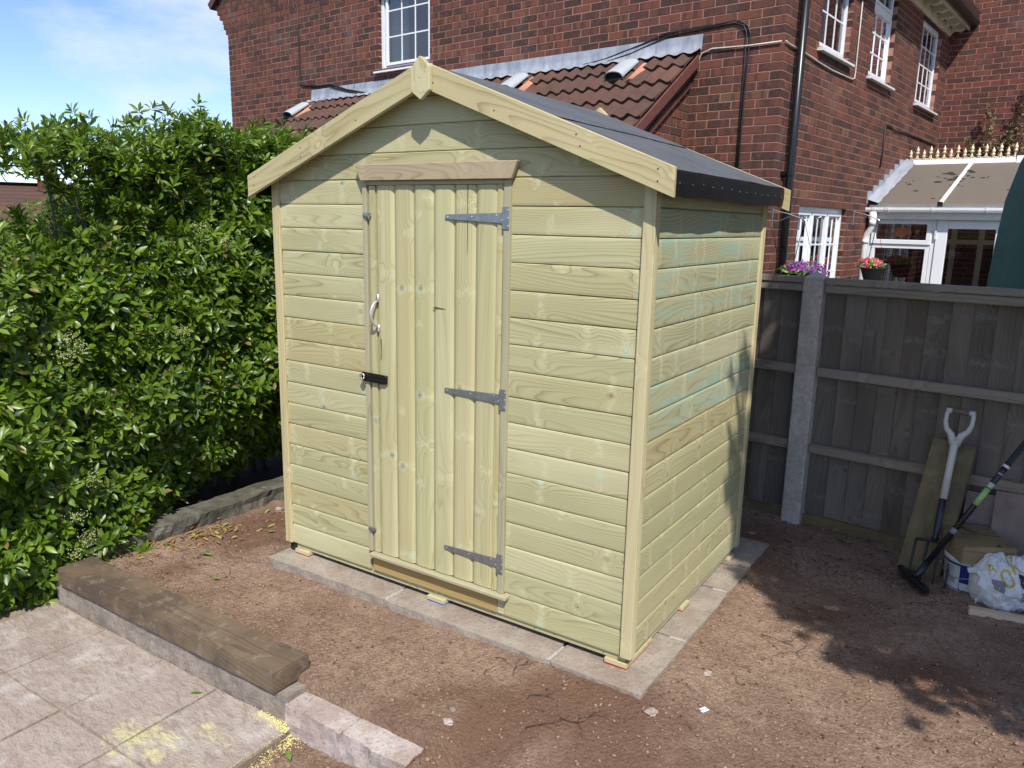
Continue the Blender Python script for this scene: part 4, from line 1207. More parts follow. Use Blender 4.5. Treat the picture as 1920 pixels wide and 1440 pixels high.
cable([[(-6.872, 4.6), (-6.859, 3.993), (-6.855, 3.42), (-6.84, 3.36), (-6.79, 3.338), (-6.447, 3.302), (-6.158, 3.294), (-5.846, 3.2), (-5.42, 3.124)],
       [(-6.2, 3.271), (-5.846, 3.177), (-5.42, 3.104)]], .012, M['cable_black'], 'black_cable', 1)
cable([[(-.80, 2.94), (-.792, 3.031), (-.76, 3.091), (-.663, 3.119), (-.315, 3.105), (-.02, 3.107)]], .0085, M['cable_white'], 'white_cable', 1)
cable([[(-.0, 3.107), (.089, 3.097), (.508, 3.09), (.848, 3.071), (1.279, 3.06), (1.90, 3.07), (1.975, 3.09), (1.986, 3.152), (1.982, 3.365), (1.98, 4.2)]], .0075, M['cable_white'], 'white_cable', 2)
cable([[(3.314, 2.268), (3.36, 2.456), (3.338, 2.73), (3.4, 2.768), (3.581, 2.769), (3.799, 2.74), (4.295, 2.758), (5.088, 2.762), (6.088, 2.751)]], .009, M['cable_black'], 'black_cable', 2)
m = MB(); m.tube([(.03, 2.0, z) for z in (3.85, 4.22)], .035, 8); add('cable_box', m.mesh('cable_box'), house, HM, M['cable_black'])

# lean-to: tiles, flashing, vents, verge
RZ0, RS = 3.098, .70
sn_, cs_ = RS / math.hypot(1, RS), 1 / math.hypot(1, RS)
lean = add('lean_to_roof', None, house, HM)
TW, GA = .30, .30
def tile_prof(x): return .036 * (.5 + .5 * math.cos(2 * math.pi * (x - .045) / .15)) ** 1.2
tm = MB(); n = 20
V = []
for i in range(n + 1):
    x = TW * i / n
    h = tile_prof(x)
    V += [(x, 0, h + .027), (x, .335, h - .004), (x, .004, h + .002)]
tm.add(V, [(3 * i, 3 * i + 3, 3 * i + 4, 3 * i + 1) for i in range(n)] + [(3 * i, 3 * i + 2, 3 * i + 5, 3 * i + 3) for i in range(n)] + [(0, 1, 2), (3 * n, 3 * n + 2, 3 * n + 1)])
tme = tm.mesh('tile', smooth=False)
tme.materials.append(M['tile'])
tnew = tme.copy(); tnew.materials.clear(); tnew.materials.append(M['tile_new'])
def rpt(u, d, h=0.0):       # d = distance down the slope, h = height off the plane
    return Vector((u, -d * cs_ - h * -0.0 - h * sn_, RZ0 - d * sn_ + h * cs_))
def rframe(u, d, h=0.0):
    return HM @ FRAME(rpt(u, d, h), (1, 0, 0), (0, cs_, sn_), (0, -sn_, cs_))
ncol = 19
u_r = -.800
for j in range(6):
    for i in range(ncol):
        u = u_r - TW * (i + 1)
        o = add('tile', tme, lean, rframe(u + random.gauss(0, .003), .30 + GA * j, 0.004) @ RX(random.gauss(0, .006)) @ RZ(random.gauss(0, .004)))
m = MB()
m.prism([(-.02, RZ0 - .045), (-1.50, RZ0 - .045 - 1.48 * RS), (-1.50, RZ0 - .075 - 1.48 * RS), (-.02, RZ0 - .075)], u_r - TW * ncol + .02, u_r - .02, 'x')
add('roof_deck', m.mesh('roof_deck'), lean, HM, M['interior'])
# new half tiles beside the vents, and vents
def vent(u, d):
    v = MB(); n_ = 12; Lv = .33
    prof = [(.105 * math.cos(math.pi * i / n_), .012 + .062 * math.sin(math.pi * i / n_) ** .8) for i in range(n_ + 1)]
    V = [(x, 0, z + .022) for x, z in prof] + [(x, Lv, z * .62 + .01) for x, z in prof] + [(x * .93, 0, max(.0, z - .008) + .02) for x, z in prof] + [(x * .93, .05, max(.0, z - .008) + .016) for x, z in prof]
    k_ = n_ + 1
    v.add(V, [(i, i + 1, k_ + i + 1, k_ + i) for i in range(n_)] + [(i, 2 * k_ + i, 2 * k_ + i + 1, i + 1) for i in range(n_)] + [(2 * k_ + i, 3 * k_ + i, 3 * k_ + i + 1, 2 * k_ + i + 1) for i in range(n_)] + [tuple(range(k_, 2 * k_))])
    o = add('roof_vent', v.mesh('roof_vent', smooth=False), house, rframe(u, d, .045), M['vent'])
    b = MB(); b.prism([(x * .93, max(0, z - .008) + .016) for x, z in prof], .045, .05, 'y'); b.box((-.10, -.012, -.006), (.10, .05, .020))
    add('vent_mouth', b.mesh('vent_mouth'), o, WM[o], M['vent_dark'])
    h = MB(); nn = 8; V = []
    for i in range(nn + 1):
        x = .115 * i / nn
        hh = .030 * math.sin(math.pi * i / nn) ** 1.1
        V += [(x, 0, hh + .028), (x, .31, hh + .020), (x, .002, hh + .004)]
    h.add(V, [(3 * i, 3 * i + 3, 3 * i + 4, 3 * i + 1) for i in range(nn)] + [(3 * i, 3 * i + 2, 3 * i + 5, 3 * i + 3) for i in range(nn)])
    add('new_tile', h.mesh('new_tile', smooth=True), house, rframe(u + .125, d + .02, .012), M['tile_new'])
vent(-1.43, .50); vent(-2.76, .50); vent(-6.53, .52)
# flashing: upstand in bays plus dressed apron
fl = add('lead_flashing', None, house, HM)
bays = [-6.60, -5.1, -3.62, -2.55, -1.52, -.775]
for a, b in zip(bays[:-1], bays[1:]):
    m = MB(); nx_ = 26; V = []
    a_, b_ = a - .012, b + .012
    for i in range(nx_ + 1):
        u = a_ + (b_ - a_) * i / nx_
        w1_ = .006 * float(fbm(u * 2, 1.0, 2, 3, 201)); w2_ = .007 * float(fbm(u * 2, 3.0, 2, 3, 202))
        ph = tile_prof((u - u_r) % .15 + .0)
        V += [(u, -.004, 3.262 + .004 * float(fbm(u, 9, 3, 2, 207))), (u, -.012 + w1_, 3.20), (u, -.016 + w2_, 3.12), (u, -.06, 3.098 - .06 * RS + .060 + ph * .35), (u, -.112 + .016 * float(fbm(u, 5, 4, 2, 205)), 3.098 - .112 * RS + .060 + ph * .55)]
    m.add(V, [(5 * i + q, 5 * i + 5 + q, 5 * i + 6 + q, 5 * i + 1 + q) for i in range(nx_) for q in range(4)])
    add('lead_sheet', m.mesh('lead_sheet', smooth=True), fl, HM, M['lead'])
# verge boards and end wall
m = MB()
def slopebox(u0, u1, v0, v1, h0, h1):
    m.prism([(v0, RZ0 + v0 * RS + h0), (v1, RZ0 + v1 * RS + h0), (v1, RZ0 + v1 * RS + h1), (v0, RZ0 + v0 * RS + h1)], u0, u1, 'x')
slopebox(-.796, -.776, -.03, -1.52, -.105, .004)
add('verge_board', m.mesh('verge_board', bevel=.003), house, HM, M['verge'])
m = MB(); slopebox(-.85, -.797, -.03, -1.5, -.150, -.135); slopebox(-.858, -.832, -.03, -1.5, -.27, -.151)
add('verge_board', m.mesh('verge_board', bevel=.003), house, HM, M['verge'])
m = MB(); m.tube([(-.822, v, RZ0 + v * RS - .19 + .012 * math.sin(v * 9)) for v in np.linspace(-.02, -1.3, 12)], .007, 5); add('black_cable', m.mesh('black_cable'), house, HM, M['cable_black'])
m = MB()
E3 = lay(lambda z: max(-1.40, (z + BH + .24 - RZ0) / RS * -1 * -1 if False else -1.40), lambda z: -.005, [], -.4, 3.0, lambda k: (-BL if k % 2 == 0 else -.1125 - BL))
for s, e, z, f in E3:
    lim = (z + BH + .20 - RZ0) / RS            # brick must stay below the roof line
    s2 = max(s, lim)
    if e - s2 > .02:
        j = random.gauss(0, .0015)
        m.box((-.965 + j, s2, z), (-.865 + j, e, z + BH))
F3 = lay(lambda z: -6.45, lambda z: -.98, [], -.4, 1.95, lambda k: (0 if k % 2 else .11))
for s, e, z, f in F3: m.box((s, -1.40, z), (e, -1.30, z + BH))
wl3 = add('lean_to_wall', m.mesh('lean_to_wall'), house, HM, M['brick']); tag(wl3, kind='stuff')
m = MB(); m.prism([(-1.395, -.4), (-.005, -.4), (-.005, RZ0 - .16), (-1.395, RZ0 - .16 - 1.39 * RS)], -.96, -.8695, 'x'); m.box((-6.45, -1.395, -.4), (-.97, -1.305, 2.0))
add('mortar', m.mesh('mortar'), house, HM, M['mortar'])

# ------------------------------------------------------------------ neighbouring house wall
nb = add('neighbour_house', None, None, HM @ T(3, 9, -.4))
tag(nb, 'plain red brick gable wall rising behind the conservatory on the right', 'house')
nwall = add('gable_wall', None, nb, HM)
NV = 6.24
B4 = lay(lambda z: -.105, lambda z: 6.0, [], .0, 7.4, lambda k: (.02 if k % 2 == 0 else .132))
def nvis(b): return b[3] and b[0] > .01 and b[1] < 2.1 and 2.35 < b[2] < 5.2
c4 = sorted([((HM @ Vector(((b[0] + b[1]) / 2, NV, b[2])) - CAM).length, b) for b in B4 if nvis(b)])
ind4 = {b for _, b in c4[:298]}
nbm = brick_mesh('u').copy(); nbm.materials.clear(); nbm.materials.append(M['brick_far'])
st = MB()
for b in B4:
    s, e, z, f = b; j = random.gauss(0, .0006)
    if b in ind4: add('brick', nbm, nwall, HM @ T(s, NV + j, z) @ RY(random.gauss(0, .004)))
    else: st.box((s, NV + j, z), (e, NV + BD, z + BH))
tag(add('brickwork', st.mesh('brickwork'), nwall, HM, M['brick_far']), kind='stuff')
m = MB(); m.box((-.1, NV + .0032, -.4), (6.0, NV + .098, 7.4)); add('mortar', m.mesh('mortar'), nwall, HM, M['mortar'])
m = MB(); m.box((-.1, NV + .11, -.4), (6.0, NV + 6, 7.35)); add('back_wall', m.mesh('back_wall'), nb, HM, M['mortar'])
m = MB(); m.prism([(-.4, 7.3), (3, 9.4), (6.4, 7.3), (6.4, 7.45), (3, 9.6), (-.4, 7.45)], NV - .1, NV + 6.1, 'y'); add('roof', m.mesh('roof'), nb, HM, M['tile'])

# ------------------------------------------------------------------ conservatory
cons = add('conservatory', None, None, HM @ T(1.4, 3.1, -.4))
tag(cons, 'white conservatory with dirty bronze roof panels and gold ridge cresting', 'conservatory')
EV, EZ, KV, KZ = 3.03, 1.832, 4.56, 2.385
cd = Vector((0, KV - EV, KZ - EZ)); CLn = cd.length; cd.normalize(); cnr = Vector((0, -cd.z, cd.y))
def cframe(u, d=0.0, h=0.0):
    p = Vector((u, EV, EZ)) + cd * d + cnr * h
    return HM @ FRAME(p, (1, 0, 0), cd, cnr)
ub = [.10, .780, 1.462, 2.144, 2.826]
for i in range(4):
    m = MB(); m.box((.0, -.03, 0), (ub[i + 1] - ub[i] - .03, CLn - .04, .018))
    o = add('roof_panel', m.mesh('roof_panel'), cons, cframe(ub[i] + .015), M['poly'])
    e = MB()
    wpan = ub[i + 1] - ub[i] - .03
    q = 0.012
    while q < wpan - .02:
        e.box((q, -.034, -.002), (q + .010, -.0305, .014)); q += .024
    add('panel_edge', e.mesh('panel_edge'), o, WM[o], M['cream'])
for i in range(1, 5):
    m = MB(); m.prism([(-.018, .0), (.018, 0), (.022, .012), (.014, .030), (-.014, .030), (-.022, .012)], -.05, CLn - .03, 'y')
    o = add('glazing_bar', m.mesh('glazing_bar'), cons, cframe(ub[i], 0, .012), M['white_upvc'])
    m = MB(); m.box((-.026, -.062, -.02), (.026, -.0505, .034)); add('bar_end_cap', m.mesh('bar_end_cap'), o, WM[o], M['cable_black'])
m = MB(); m.prism([(KV, KZ), (6.1, KZ - .56), (6.1, KZ - .545), (KV, KZ + .016)], .1, 2.84, 'x'); add('roof_panel', m.mesh('roof_panel'), cons, HM, M['poly'])
m = MB(); m.prism([(KV - .085, KZ - .012), (KV - .065, KZ + .030), (KV + .065, KZ + .030), (KV + .085, KZ - .012)], .105, 1.255, 'x')
m.prism([(KV - .05, KZ + .031), (KV - .045, KZ + .052), (KV + .045, KZ + .052), (KV + .05, KZ + .031)], .09, 1.25, 'x')
m.prism([(KV - .10, KZ - .025), (KV - .07, KZ + .068), (KV + .07, KZ + .068), (KV + .10, KZ - .025)], 1.256, 2.9, 'x')
add('ridge', m.mesh('ridge', bevel=.003), cons, HM, M['white_upvc'])
crest = add('ridge_cresting', None, cons, HM @ T(.05, KV, KZ + .05))
fin = {}
for tall in (0, 1):
    m = MB(); b0 = .045 + .042 * tall
    m.lathe([(.006, 0.0), (.006, b0 - .01), (.012, b0 - .006), (.025, b0), (.025, b0 + .006), (.012, b0 + .012), (.010, b0 + .018), (.019, b0 + .032), (.020, b0 + .042), (.014, b0 + .058), (.006, b0 + .068), (.006, b0 + .082), (.0015, b0 + .088)], 10, caps=False)
    fin[tall] = m.mesh('spike', smooth=True); fin[tall].materials.append(M['gold'])
am = MB()
for s in (0, 1):
    pts = [(.0395 * 2 * (.5 - .5 * math.cos(a)) if False else .079 * t_, 0, .012 + .034 * (2 * t_ - 1) ** 4 + .030 * (1 if s else 1) * (abs(2 * t_ - 1) ** 6)) for t_ in np.linspace(0, 1, 9)]
am.tube(pts, .0058, 5)
ame = am.mesh('scroll', smooth=True); ame.materials.append(M['gold'])
for i in range(16):
    u = .050 + .0785 * i
    add('spike', fin[i % 2], crest, HM @ T(u, KV, KZ + .052))
    if i < 15: add('scroll', ame, crest, HM @ T(u, KV, KZ + .052))
# leadwork where the roof meets the wall
m = MB()
P = [Vector((0, EV - .07, EZ - .01)), Vector((0, EV, EZ + .02)), Vector((0, EV + .5, EZ + .02 + .5 * cd.z / cd.y)), Vector((0, KV, KZ + .03))]
V = []
for i, p in enumerate(np.linspace(0, 1, 20)):
    q = Vector((0, EV - .06, EZ - .02)) .lerp(Vector((0, KV + .02, KZ + .01)), p)
    w = .006 * math.sin(i * 2.1)
    V += [(.004, q.y, q.z + .075), (.022, q.y, q.z + .068 + w * .3), (.062 + w, q.y, q.z + .052), (.10, q.y, q.z + .040 + w * .5), (.135 + w, q.y, q.z + .030)]
m.add(V, [(5 * i + q, 5 * i + 5 + q, 5 * i + 6 + q, 5 * i + 1 + q) for i in range(19) for q in range(4)])
add('lead_soaker', m.mesh('lead_soaker', smooth=True), cons, HM, M['lead'])
zs0 = 1.982
for i in range(7):
    v0 = 2.945 + .212 * i; z1 = zs0 + .075 * i; zb = EZ + .045 + (v0 - EV) * cd.z / cd.y
    m = MB(); m.prism([(v0, zb - .02), (v0 + .235, zb - .02 + .235 * cd.z / cd.y), (v0 + .235, z1 + .004), (v0, z1)], .002, .0065, 'x')
    add('stepped_flashing', m.mesh('stepped_flashing'), cons, HM, M['lead'])
# gutter, fascia, rain pipe
m = MB(); m.box((.02, 3.02, 1.66), (2.85, 3.05, 1.822)); add('fascia', m.mesh('fascia'), cons, HM, M['white_dirty'])
gt = MB(); gt.prism([(2.945, 1.792), (2.945, 1.765), (2.955, 1.742), (2.985, 1.735), (3.012, 1.745), (3.018, 1.792), (3.010, 1.792), (3.006, 1.750), (2.985, 1.742), (2.960, 1.748), (2.953, 1.767), (2.953, 1.792)], -.05, 2.88, 'x')
g_ = add('gutter', gt.mesh('gutter'), cons, HM, M['white_upvc'])
m = MB()
for u in (.07, .215, .24, .70, 1.235):
    m.prism([(2.940, 1.796), (2.940, 1.763), (2.952, 1.737), (2.985, 1.729), (3.018, 1.740), (3.022, 1.796)], u, u + (.035 if u < .1 else .018), 'x')
add('gutter_bracket', m.mesh('gutter_bracket'), g_, HM, M['white_dirty'])
m = MB(); m.prism([(2.925 + .07 * math.sin(a), 1.765 + .075 * (math.cos(a) - .5)) for a in np.linspace(0, math.pi * .62, 9)] + [(2.93, 1.72)], -.062, -.052, 'x'); add('gutter_end', m.mesh('gutter_end'), g_, HM, M['cream_dark'])
m = MB(); m.tube([(.085, 2.985, 1.74), (.085, 2.985, 1.60), (.080, 2.988, 1.565), (.03, 3.0, 1.48), (.022, 3.0, 1.44), (.022, 3.0, -.4)], [.046, .034, .034, .034, .034, .034], 12)
m.lathe([(.0345, 0), (.040, 0), (.040, .06), (.0345, .06)], 12, T(.085, 2.985, 1.585)); m.lathe([(.0345, 0), (.040, 0), (.040, .05), (.0345, .05)], 12, T(.022, 3.0, 1.37))
m.box((-.03, 2.99, 1.285), (.0, 3.01, 1.31))
add('rain_pipe', m.mesh('rain_pipe', smooth=True), cons, HM, M['white_dirty'])
# front frames
FY0, FY1 = 3.10, 3.16
m = MB()
m.box((.02, FY0 + .003, 1.66), (2.85, FY1 - .003, 1.72)); m.box((.02, FY0 + .003, -.4), (.06, FY1 - .003, 1.66)); m.box((.705, FY0 - .004, -.4), (.752, FY1, 1.66)); m.box((1.452, FY0 - .004, -.4), (1.50, FY1, 1.66)); m.box((2.15, FY0 - .004, -.4), (2.20, FY1, 1.66)); m.box((2.80, FY0 - .004, -.4), (2.85, FY1, 1.66))
add('frame', m.mesh('frame', bevel=.003), cons, HM, M['white_upvc'])
def cwin(u0, u1, fan=True):
    w = add('window', None, cons, HM @ T(u0, FY0, .2))
    m = MB()
    frame_boxes(m, u0, u1, .20, 1.372, .048, FY0, FY1 - .004); frame_boxes(m, u0 - .004, u1 + .004, 1.374, 1.66, .052, FY0 - .016, FY1 - .01)
    m.box((u0, FY0 + .004, -.4), (u1, FY1 - .01, .198))
    add('frame', m.mesh('frame', bevel=.004), w, HM, M['white_upvc'])
    p = MB()
    p.add([(u0 + .045, FY0 + .03, .245), (u1 - .045, FY0 + .03, .245), (u1 - .045, FY0 + .03, 1.326), (u0 + .045, FY0 + .03, 1.326)], [(0, 1, 2, 3)])
    p.add([(u0 + .045, FY0 + .02, 1.424), (u1 - .045, FY0 + .02, 1.424), (u1 - .045, FY0 + .02, 1.61), (u0 + .045, FY0 + .02, 1.61)], [(0, 1, 2, 3)])
    add('pane', p.mesh('pane'), w, HM, M['glass'])
    lead = MB(); y = FY0 + .0165
    for z in (1.468, 1.566): lead.box((u0 + .05, y, z - .002), (u1 - .05, y + .003, z + .002))
    uc = (u0 + u1) / 2
    for k_ in (.16, .36, .64, .84):
        x = u0 + .05 + (u1 - u0 - .1) * k_; lead.box((x - .002, y - .0005, 1.426), (x + .002, y + .0025, 1.608))
    for sgn in (-1, 1):
        lead.tube([(uc + sgn * (.17 + .035 * math.cos(a)), y, 1.515 + .042 * math.sin(a)) for a in np.linspace(-2.2, 2.4, 10)], .0028, 4)
    add('leading', lead.mesh('leading'), w, HM, M['cable_black'])
    rose = MB()
    for k_, (rr, col) in enumerate(((.058, 0), (.040, 1), (.020, 0))):
        rose.cur = col
        rose.prism([(uc + rr * 1.35 * math.cos(a) * (1 + .10 * math.cos(5 * a)), 1.516 + rr * .95 * math.sin(a) * (1 + .1 * math.cos(5 * a))) for a in np.linspace(0, 2 * math.pi, 25)[:-1]], y - .001 - .0016 * k_, y + .003, 'y')
    rose.cur = 2
    for sgn in (-1, 1):
        rose.prism([(uc + sgn * .052, 1.490), (uc + sgn * .10, 1.482), (uc + sgn * .125, 1.515), (uc + sgn * .085, 1.512)], y - .0005, y + .003, 'y')
        rose.prism([(uc + sgn * .15, 1.52), (uc + sgn * .172, 1.49), (uc + sgn * .195, 1.53), (uc + sgn * .17, 1.55)], y - .0005, y + .003, 'y')
    add('glass_rose', rose.mesh('glass_rose'), w, HM, [plain('amber_glass', (.38, .10, .025), .25), plain('red_glass', (.22, .035, .02), .25), plain('green_glass', (.05, .10, .03), .25)])
cwin(.062, .703); cwin(1.502, 2.148); cwin(2.202, 2.798)
dr = add('door', None, cons, HM @ T(.76, FY0, -.3))
m = MB(); u0, u1 = .756, 1.448
m.box((u0, FY0 - .02, -.3), (u0 + .115, FY1 - .02, 1.655)); m.box((u1 - .105, FY0 - .02, -.3), (u1, FY1 - .02, 1.655)); m.box((u0 + .115, FY0 - .02, 1.562), (u1 - .105, FY1 - .02, 1.655)); m.box((u0 + .115, FY0 - .02, -.3), (u1 - .105, FY1 - .02, .2))
add('frame', m.mesh('frame', bevel=.004), dr, HM, M['white_upvc'])
m = MB(); m.add([(u0 + .113, FY0 + .01, .198), (u1 - .103, FY0 + .01, .198), (u1 - .103, FY0 + .01, 1.564), (u0 + .113, FY0 + .01, 1.564)], [(0, 1, 2, 3)])
add('pane', m.mesh('pane'), dr, HM, M['glass'])
m = MB(); m.box((u0 - .012, FY0 - .03, 1.44), (u0 + .008, FY0 - .018, 1.55)); add('hinge', m.mesh('hinge'), dr, HM, M['white_dirty'])
# inside: far frames, slatted blind, side wall
m = MB()
for u in (.14, .46, .80, 1.12, 1.22, 1.66, 2.1): m.box((u, 5.60, -.3), (u + .065, 5.65, 1.70))
m.box((.1, 5.603, 1.36), (2.8, 5.647, 1.42)); m.box((.1, 5.603, 1.64), (2.8, 5.647, 1.72)); m.box((.1, 5.603, .1), (2.8, 5.647, .16))
add('far_frame', m.mesh('far_frame'), cons, HM, M['cream'])
m = MB(); m.box((.02, 3.2, -.42), (2.84, 6.0, -.38)); add('floor_panel', m.mesh('floor_panel'), cons, HM, M['interior'])
m = MB(); m.box((2.80, 3.17, -.4), (2.84, 6.0, 1.8)); add('end_wall', m.mesh('end_wall'), cons, HM, M['white_upvc'])
bl = add('slatted_blind', None, cons, HM @ T(.95, 5.66, 1.3))
sm_ = MB(); sm_.box((0, 0, 0), (1.8, .012, .062)); sme = sm_.mesh('slat'); sme.materials.append(M['dark_slat'])
for i in range(20): add('slat', sme, bl, HM @ T(.95, 5.68, -.12 + .075 * i) @ RX(.35))
# moss lumps on the panels
mo = MB(); rnd = random.Random(5)
for k_ in range(46):
    if k_ < 22: u, d = rnd.gauss(.74, .14), rnd.gauss(.95, .16)
    else: u, d = rnd.uniform(.2, 2.6), rnd.uniform(.1, 1.3)
    d = min(max(d, .06), 1.45); r = rnd.uniform(.010, .026) * (1.2 if k_ < 22 else .9)
    p = Vector((u, EV, EZ)) + cd * d + cnr * .018
    prof = [(r, 0), (r * .8, r * .35), (r * .3, r * .55), (.0005, r * .58)]
    mo.lathe(prof, 6, FRAME(p, (1, 0, 0), cd, cnr) @ Matrix.Diagonal((rnd.uniform(1, 1.9), rnd.uniform(.5, 1), 1, 1)))
tag(add('moss_lumps', mo.mesh('moss_lumps', smooth=True), cons, HM, plain('dark_moss', (.035, .028, .020), .95)), kind='stuff')

# ------------------------------------------------------------------ fence
FM = T(.079, 1.96, 0) @ RZ(R(-6.0))
fence = thing('timber_fence', 'weathered grey timber fence with a concrete post in the corner beyond the shed', 'fence', (.079, 2.0, -.1), R(-6.0))
pm = MB()
pm.prism([(-.055 + .006, 0), (.05 - .006, 0), (.05, .006), (.05, .098), (-.055, .098), (-.055, .006)], -.5, 1.285, 'z')
pm.add([(-.049, .001, 1.285), (.044, .001, 1.285), (.049, .007, 1.285), (.049, .097, 1.285), (-.054, .097, 1.285), (-.054, .007, 1.285), (-.003, .05, 1.318)], [(0, 1, 6), (1, 2, 6), (2, 3, 6), (3, 4, 6), (4, 5, 6), (5, 0, 6)])
pme = pm.mesh('post', bevel=.0); pme.materials.append(M['post'])
for x in (0, -1.93, 1.93): add('post', pme, fence, FM @ T(x, 0, 0))
def fbeam(x0, x1, y0, y1, z0, z1, name, mat):
    add(name, beam_mesh(x1 - x0, y1 - y0, z1 - z0, .004, name, seed=int(z0 * 1000) + int(x0 * 10)), fence, FM @ T(x0, y0, z0), mat)
for x0, x1 in ((.052, 1.876), (-1.876, -.057)):
    fbeam(x0, x1, .020, .110, 1.252, 1.284, 'cap_rail', M['rail'])
    fbeam(x0, x1, .028, .066, 1.208, 1.249, 'rail', M['rail'])
    fbeam(x0, x1, .028, .066, .757, .806, 'rail', M['rail'])
    fbeam(x0, x1, .028, .066, .328, .379, 'rail', M['rail'])
    fbeam(x0, x1, .046, .078, -.115, -.034, 'gravel_board', M['mossy'])
    x = x0; i = 0
    while x < x1 - .02:
        wd = min(random.uniform(.094, .106), x1 - x)
        m = MB(); H = 1.28
        # featheredge: thick edge laps the thin edge of the next board
        m.prism([(0, 0), (0, -.011), (wd + .014, -.004), (wd + .014, 0)], 0, H, 'x')
        # local x up, y depth, z across
        me = MB(); me.add([(v[0], v[1], v[2]) for v in m.v], m.f)
        b = MB(); t0, t1 = .011, .004
        b.add([(0, 0, 0), (H, 0, 0), (H, t0, 0), (0, t0, 0), (0, t0 - t1 + .003, -wd - .012), (H, t0 - t1 + .003, -wd - .012), (H, t0 + .003, -wd - .012), (0, t0 + .003, -wd - .012)],
              [(0, 1, 2, 3), (7, 6, 5, 4), (0, 4, 5, 1), (1, 5, 6, 2), (2, 6, 7, 3), (3, 7, 4, 0)])
        add('board', b.mesh('board', bevel=.0012), fence, FM @ FRAME((x, .0665 + random.uniform(-.0006, .0012), -.032), (0, 0, 1), (0, 1, 0), (-1, 0, 0)) @ RY(random.uniform(-.002, .002)), M['fence'])
        x += wd; i += 1
# ------------------------------------------------------------------ things in the fence corner
# leaning sleeper offcut
pl = beam_mesh(.66, .07, .19, .005, 'leaning_sleeper', seed=9)
bx = Vector((.672, 1.762, -.105)); tp = Vector((.742, 1.925, .53)); across = Vector((.9945, -.1045, 0))
ax = (tp - bx).normalized(); across = (across - ax * across.dot(ax)).normalized(); dep = ax.cross(across)
o = add('leaning_sleeper', pl, None, FRAME(bx, ax, dep * -1, across) if FRAME(bx, ax, dep * -1, across).determinant() > 0 else FRAME(bx, ax, dep, across), M['mossy'])
tag(o, 'mossy olive sleeper plank leaning upright against the grey fence', 'plank')
m = MB(); m.prism([(.30, .086), (.40, .083), (.53, .072), (.66, .066), (.66, .069), (.53, .0755), (.40, .0865), (.30, .0875)], -.0008, .002, 'y')
WMo = WM[o]; add('crack', m.mesh('crack'), o, WMo, M['twig'])

# garden fork
fk_b, fk_t = Vector((.805, 1.568, -.105)), Vector((.838, 1.842, .705))
fz = (fk_t - fk_b).normalized(); fx = Vector((.975, -.09, 0)); fx = (fx - fz * fx.dot(fz)).normalized(); fy = fz.cross(fx)
FKM = FRAME(fk_b, fx, fy, fz)
fork = tag(add('garden_fork', None, None, FKM), 'garden fork with pale grey handle and dark tines leaning on the fence', 'garden fork')
Lf = (fk_t - fk_b).length
def fadd(name, m, mat, smooth=True, parent=None): return add(name, m.mesh(name, smooth=smooth), parent or fork, FKM, mat)
m = MB()
m.tube([(0, 0, .42), (0, 0, .60), (0, 0, Lf - .19), (0, 0, Lf - .155)], [.0165, .0165, .0175, .022], 12)
for s in (-1, 1):
    m.tube([(s * .006, 0, Lf - .17), (s * .022, 0, Lf - .125), (s * .046, 0, Lf - .10), (s * .056, 0, Lf - .065), (s * .056, 0, Lf - .03), (s * .052, 0, Lf - .004)], [.019, .0165, .0125, .0105, .010, .0105], 9)
    m.lathe([(.0001, -.012), (.0125, -.012), (.0125, .012), (.0001, .012)], 10, T(s * .048, 0, Lf - .012) @ RY(math.pi / 2))
fadd('handle', m, M['fork_handle'])
m = MB(); m.tube([(-.040, 0, Lf - .012), (-.02, 0, Lf - .012), (.02, 0, Lf - .012), (.040, 0, Lf - .012)], [.0115, .0130, .0130, .0115], 10); fadd('grip', m, M['grip'])
m = MB(); m.tube([(0, 0, .42), (0, 0, .32), (0, .0, .24), (0, 0, .215)], [.0168, .016, .0125, .017], 12); fadd('socket', m, M['navy'])
tin = MB()
tin.tube([(-.078, 0, .205), (-.04, 0, .212), (0, 0, .218), (.04, 0, .212), (.078, 0, .205)], [.007, .008, .011, .008, .007], 8)
fadd('crossbar', tin, M['dark_metal'])
for x in (-.078, -.026, .026, .078):
    m = MB(); m.tube([(x, 0, .207), (x, -.006, .16), (x, -.010, .10), (x, -.006, .04), (x, .0, .0)], [.0068, .0064, .0058, .0048, .0025], 6)
    fadd('tine', m, M['dark_metal'])

# push broom
bh0, bh1 = Vector((.680, 1.618, -.066)), Vector((.812, 1.412, -.066))
bc = (bh0 + bh1) / 2 + Vector((.008, -.012, 0))
ps = Vector((.756, 1.494, -.062)); pe = ps + Vector((.108, .072, .207)) * 4.4
pd_ = (pe - ps).normalized()
hx = (bh1 - bh0).normalized(); hz = (pd_ - hx * pd_.dot(hx)); hz = Vector((0, 0, 1)); hy = hz.cross(hx)
BM_ = FRAME(bc, hx, hy, hz)
broom = tag(add('push_broom', None, None, BM_), 'black broom with a long diagonal pole leaning across the bucket corner', 'broom')
m = MB(); m.prism([(-.125, -.015), (.125, -.015), (.128, .0), (.125, .015), (-.125, .015), (-.128, 0)], .0, .020, 'z')
add('head', m.mesh('head', bevel=.004), broom, BM_, M['black_plastic'])
m = MB(); rnd = random.Random(3)
for i in range(56):
    for j in range(5):
        x, y = -.12 + .24 * i / 55, -.014 + .028 * j / 4
        dx_, dy_ = rnd.uniform(-.006, .006), rnd.uniform(-.006, .006) + (y * .3)
        m.add([(x - .0012, y, .006), (x + .0012, y, .006), (x + dx_, y + dy_, -.040 + rnd.uniform(0, .005))], [(0, 1, 2)])
tag(add('bristles', m.mesh('bristles'), broom, BM_, M['black_rubber']), kind='stuff')
def P_(t): return ps + (pe - ps) * t
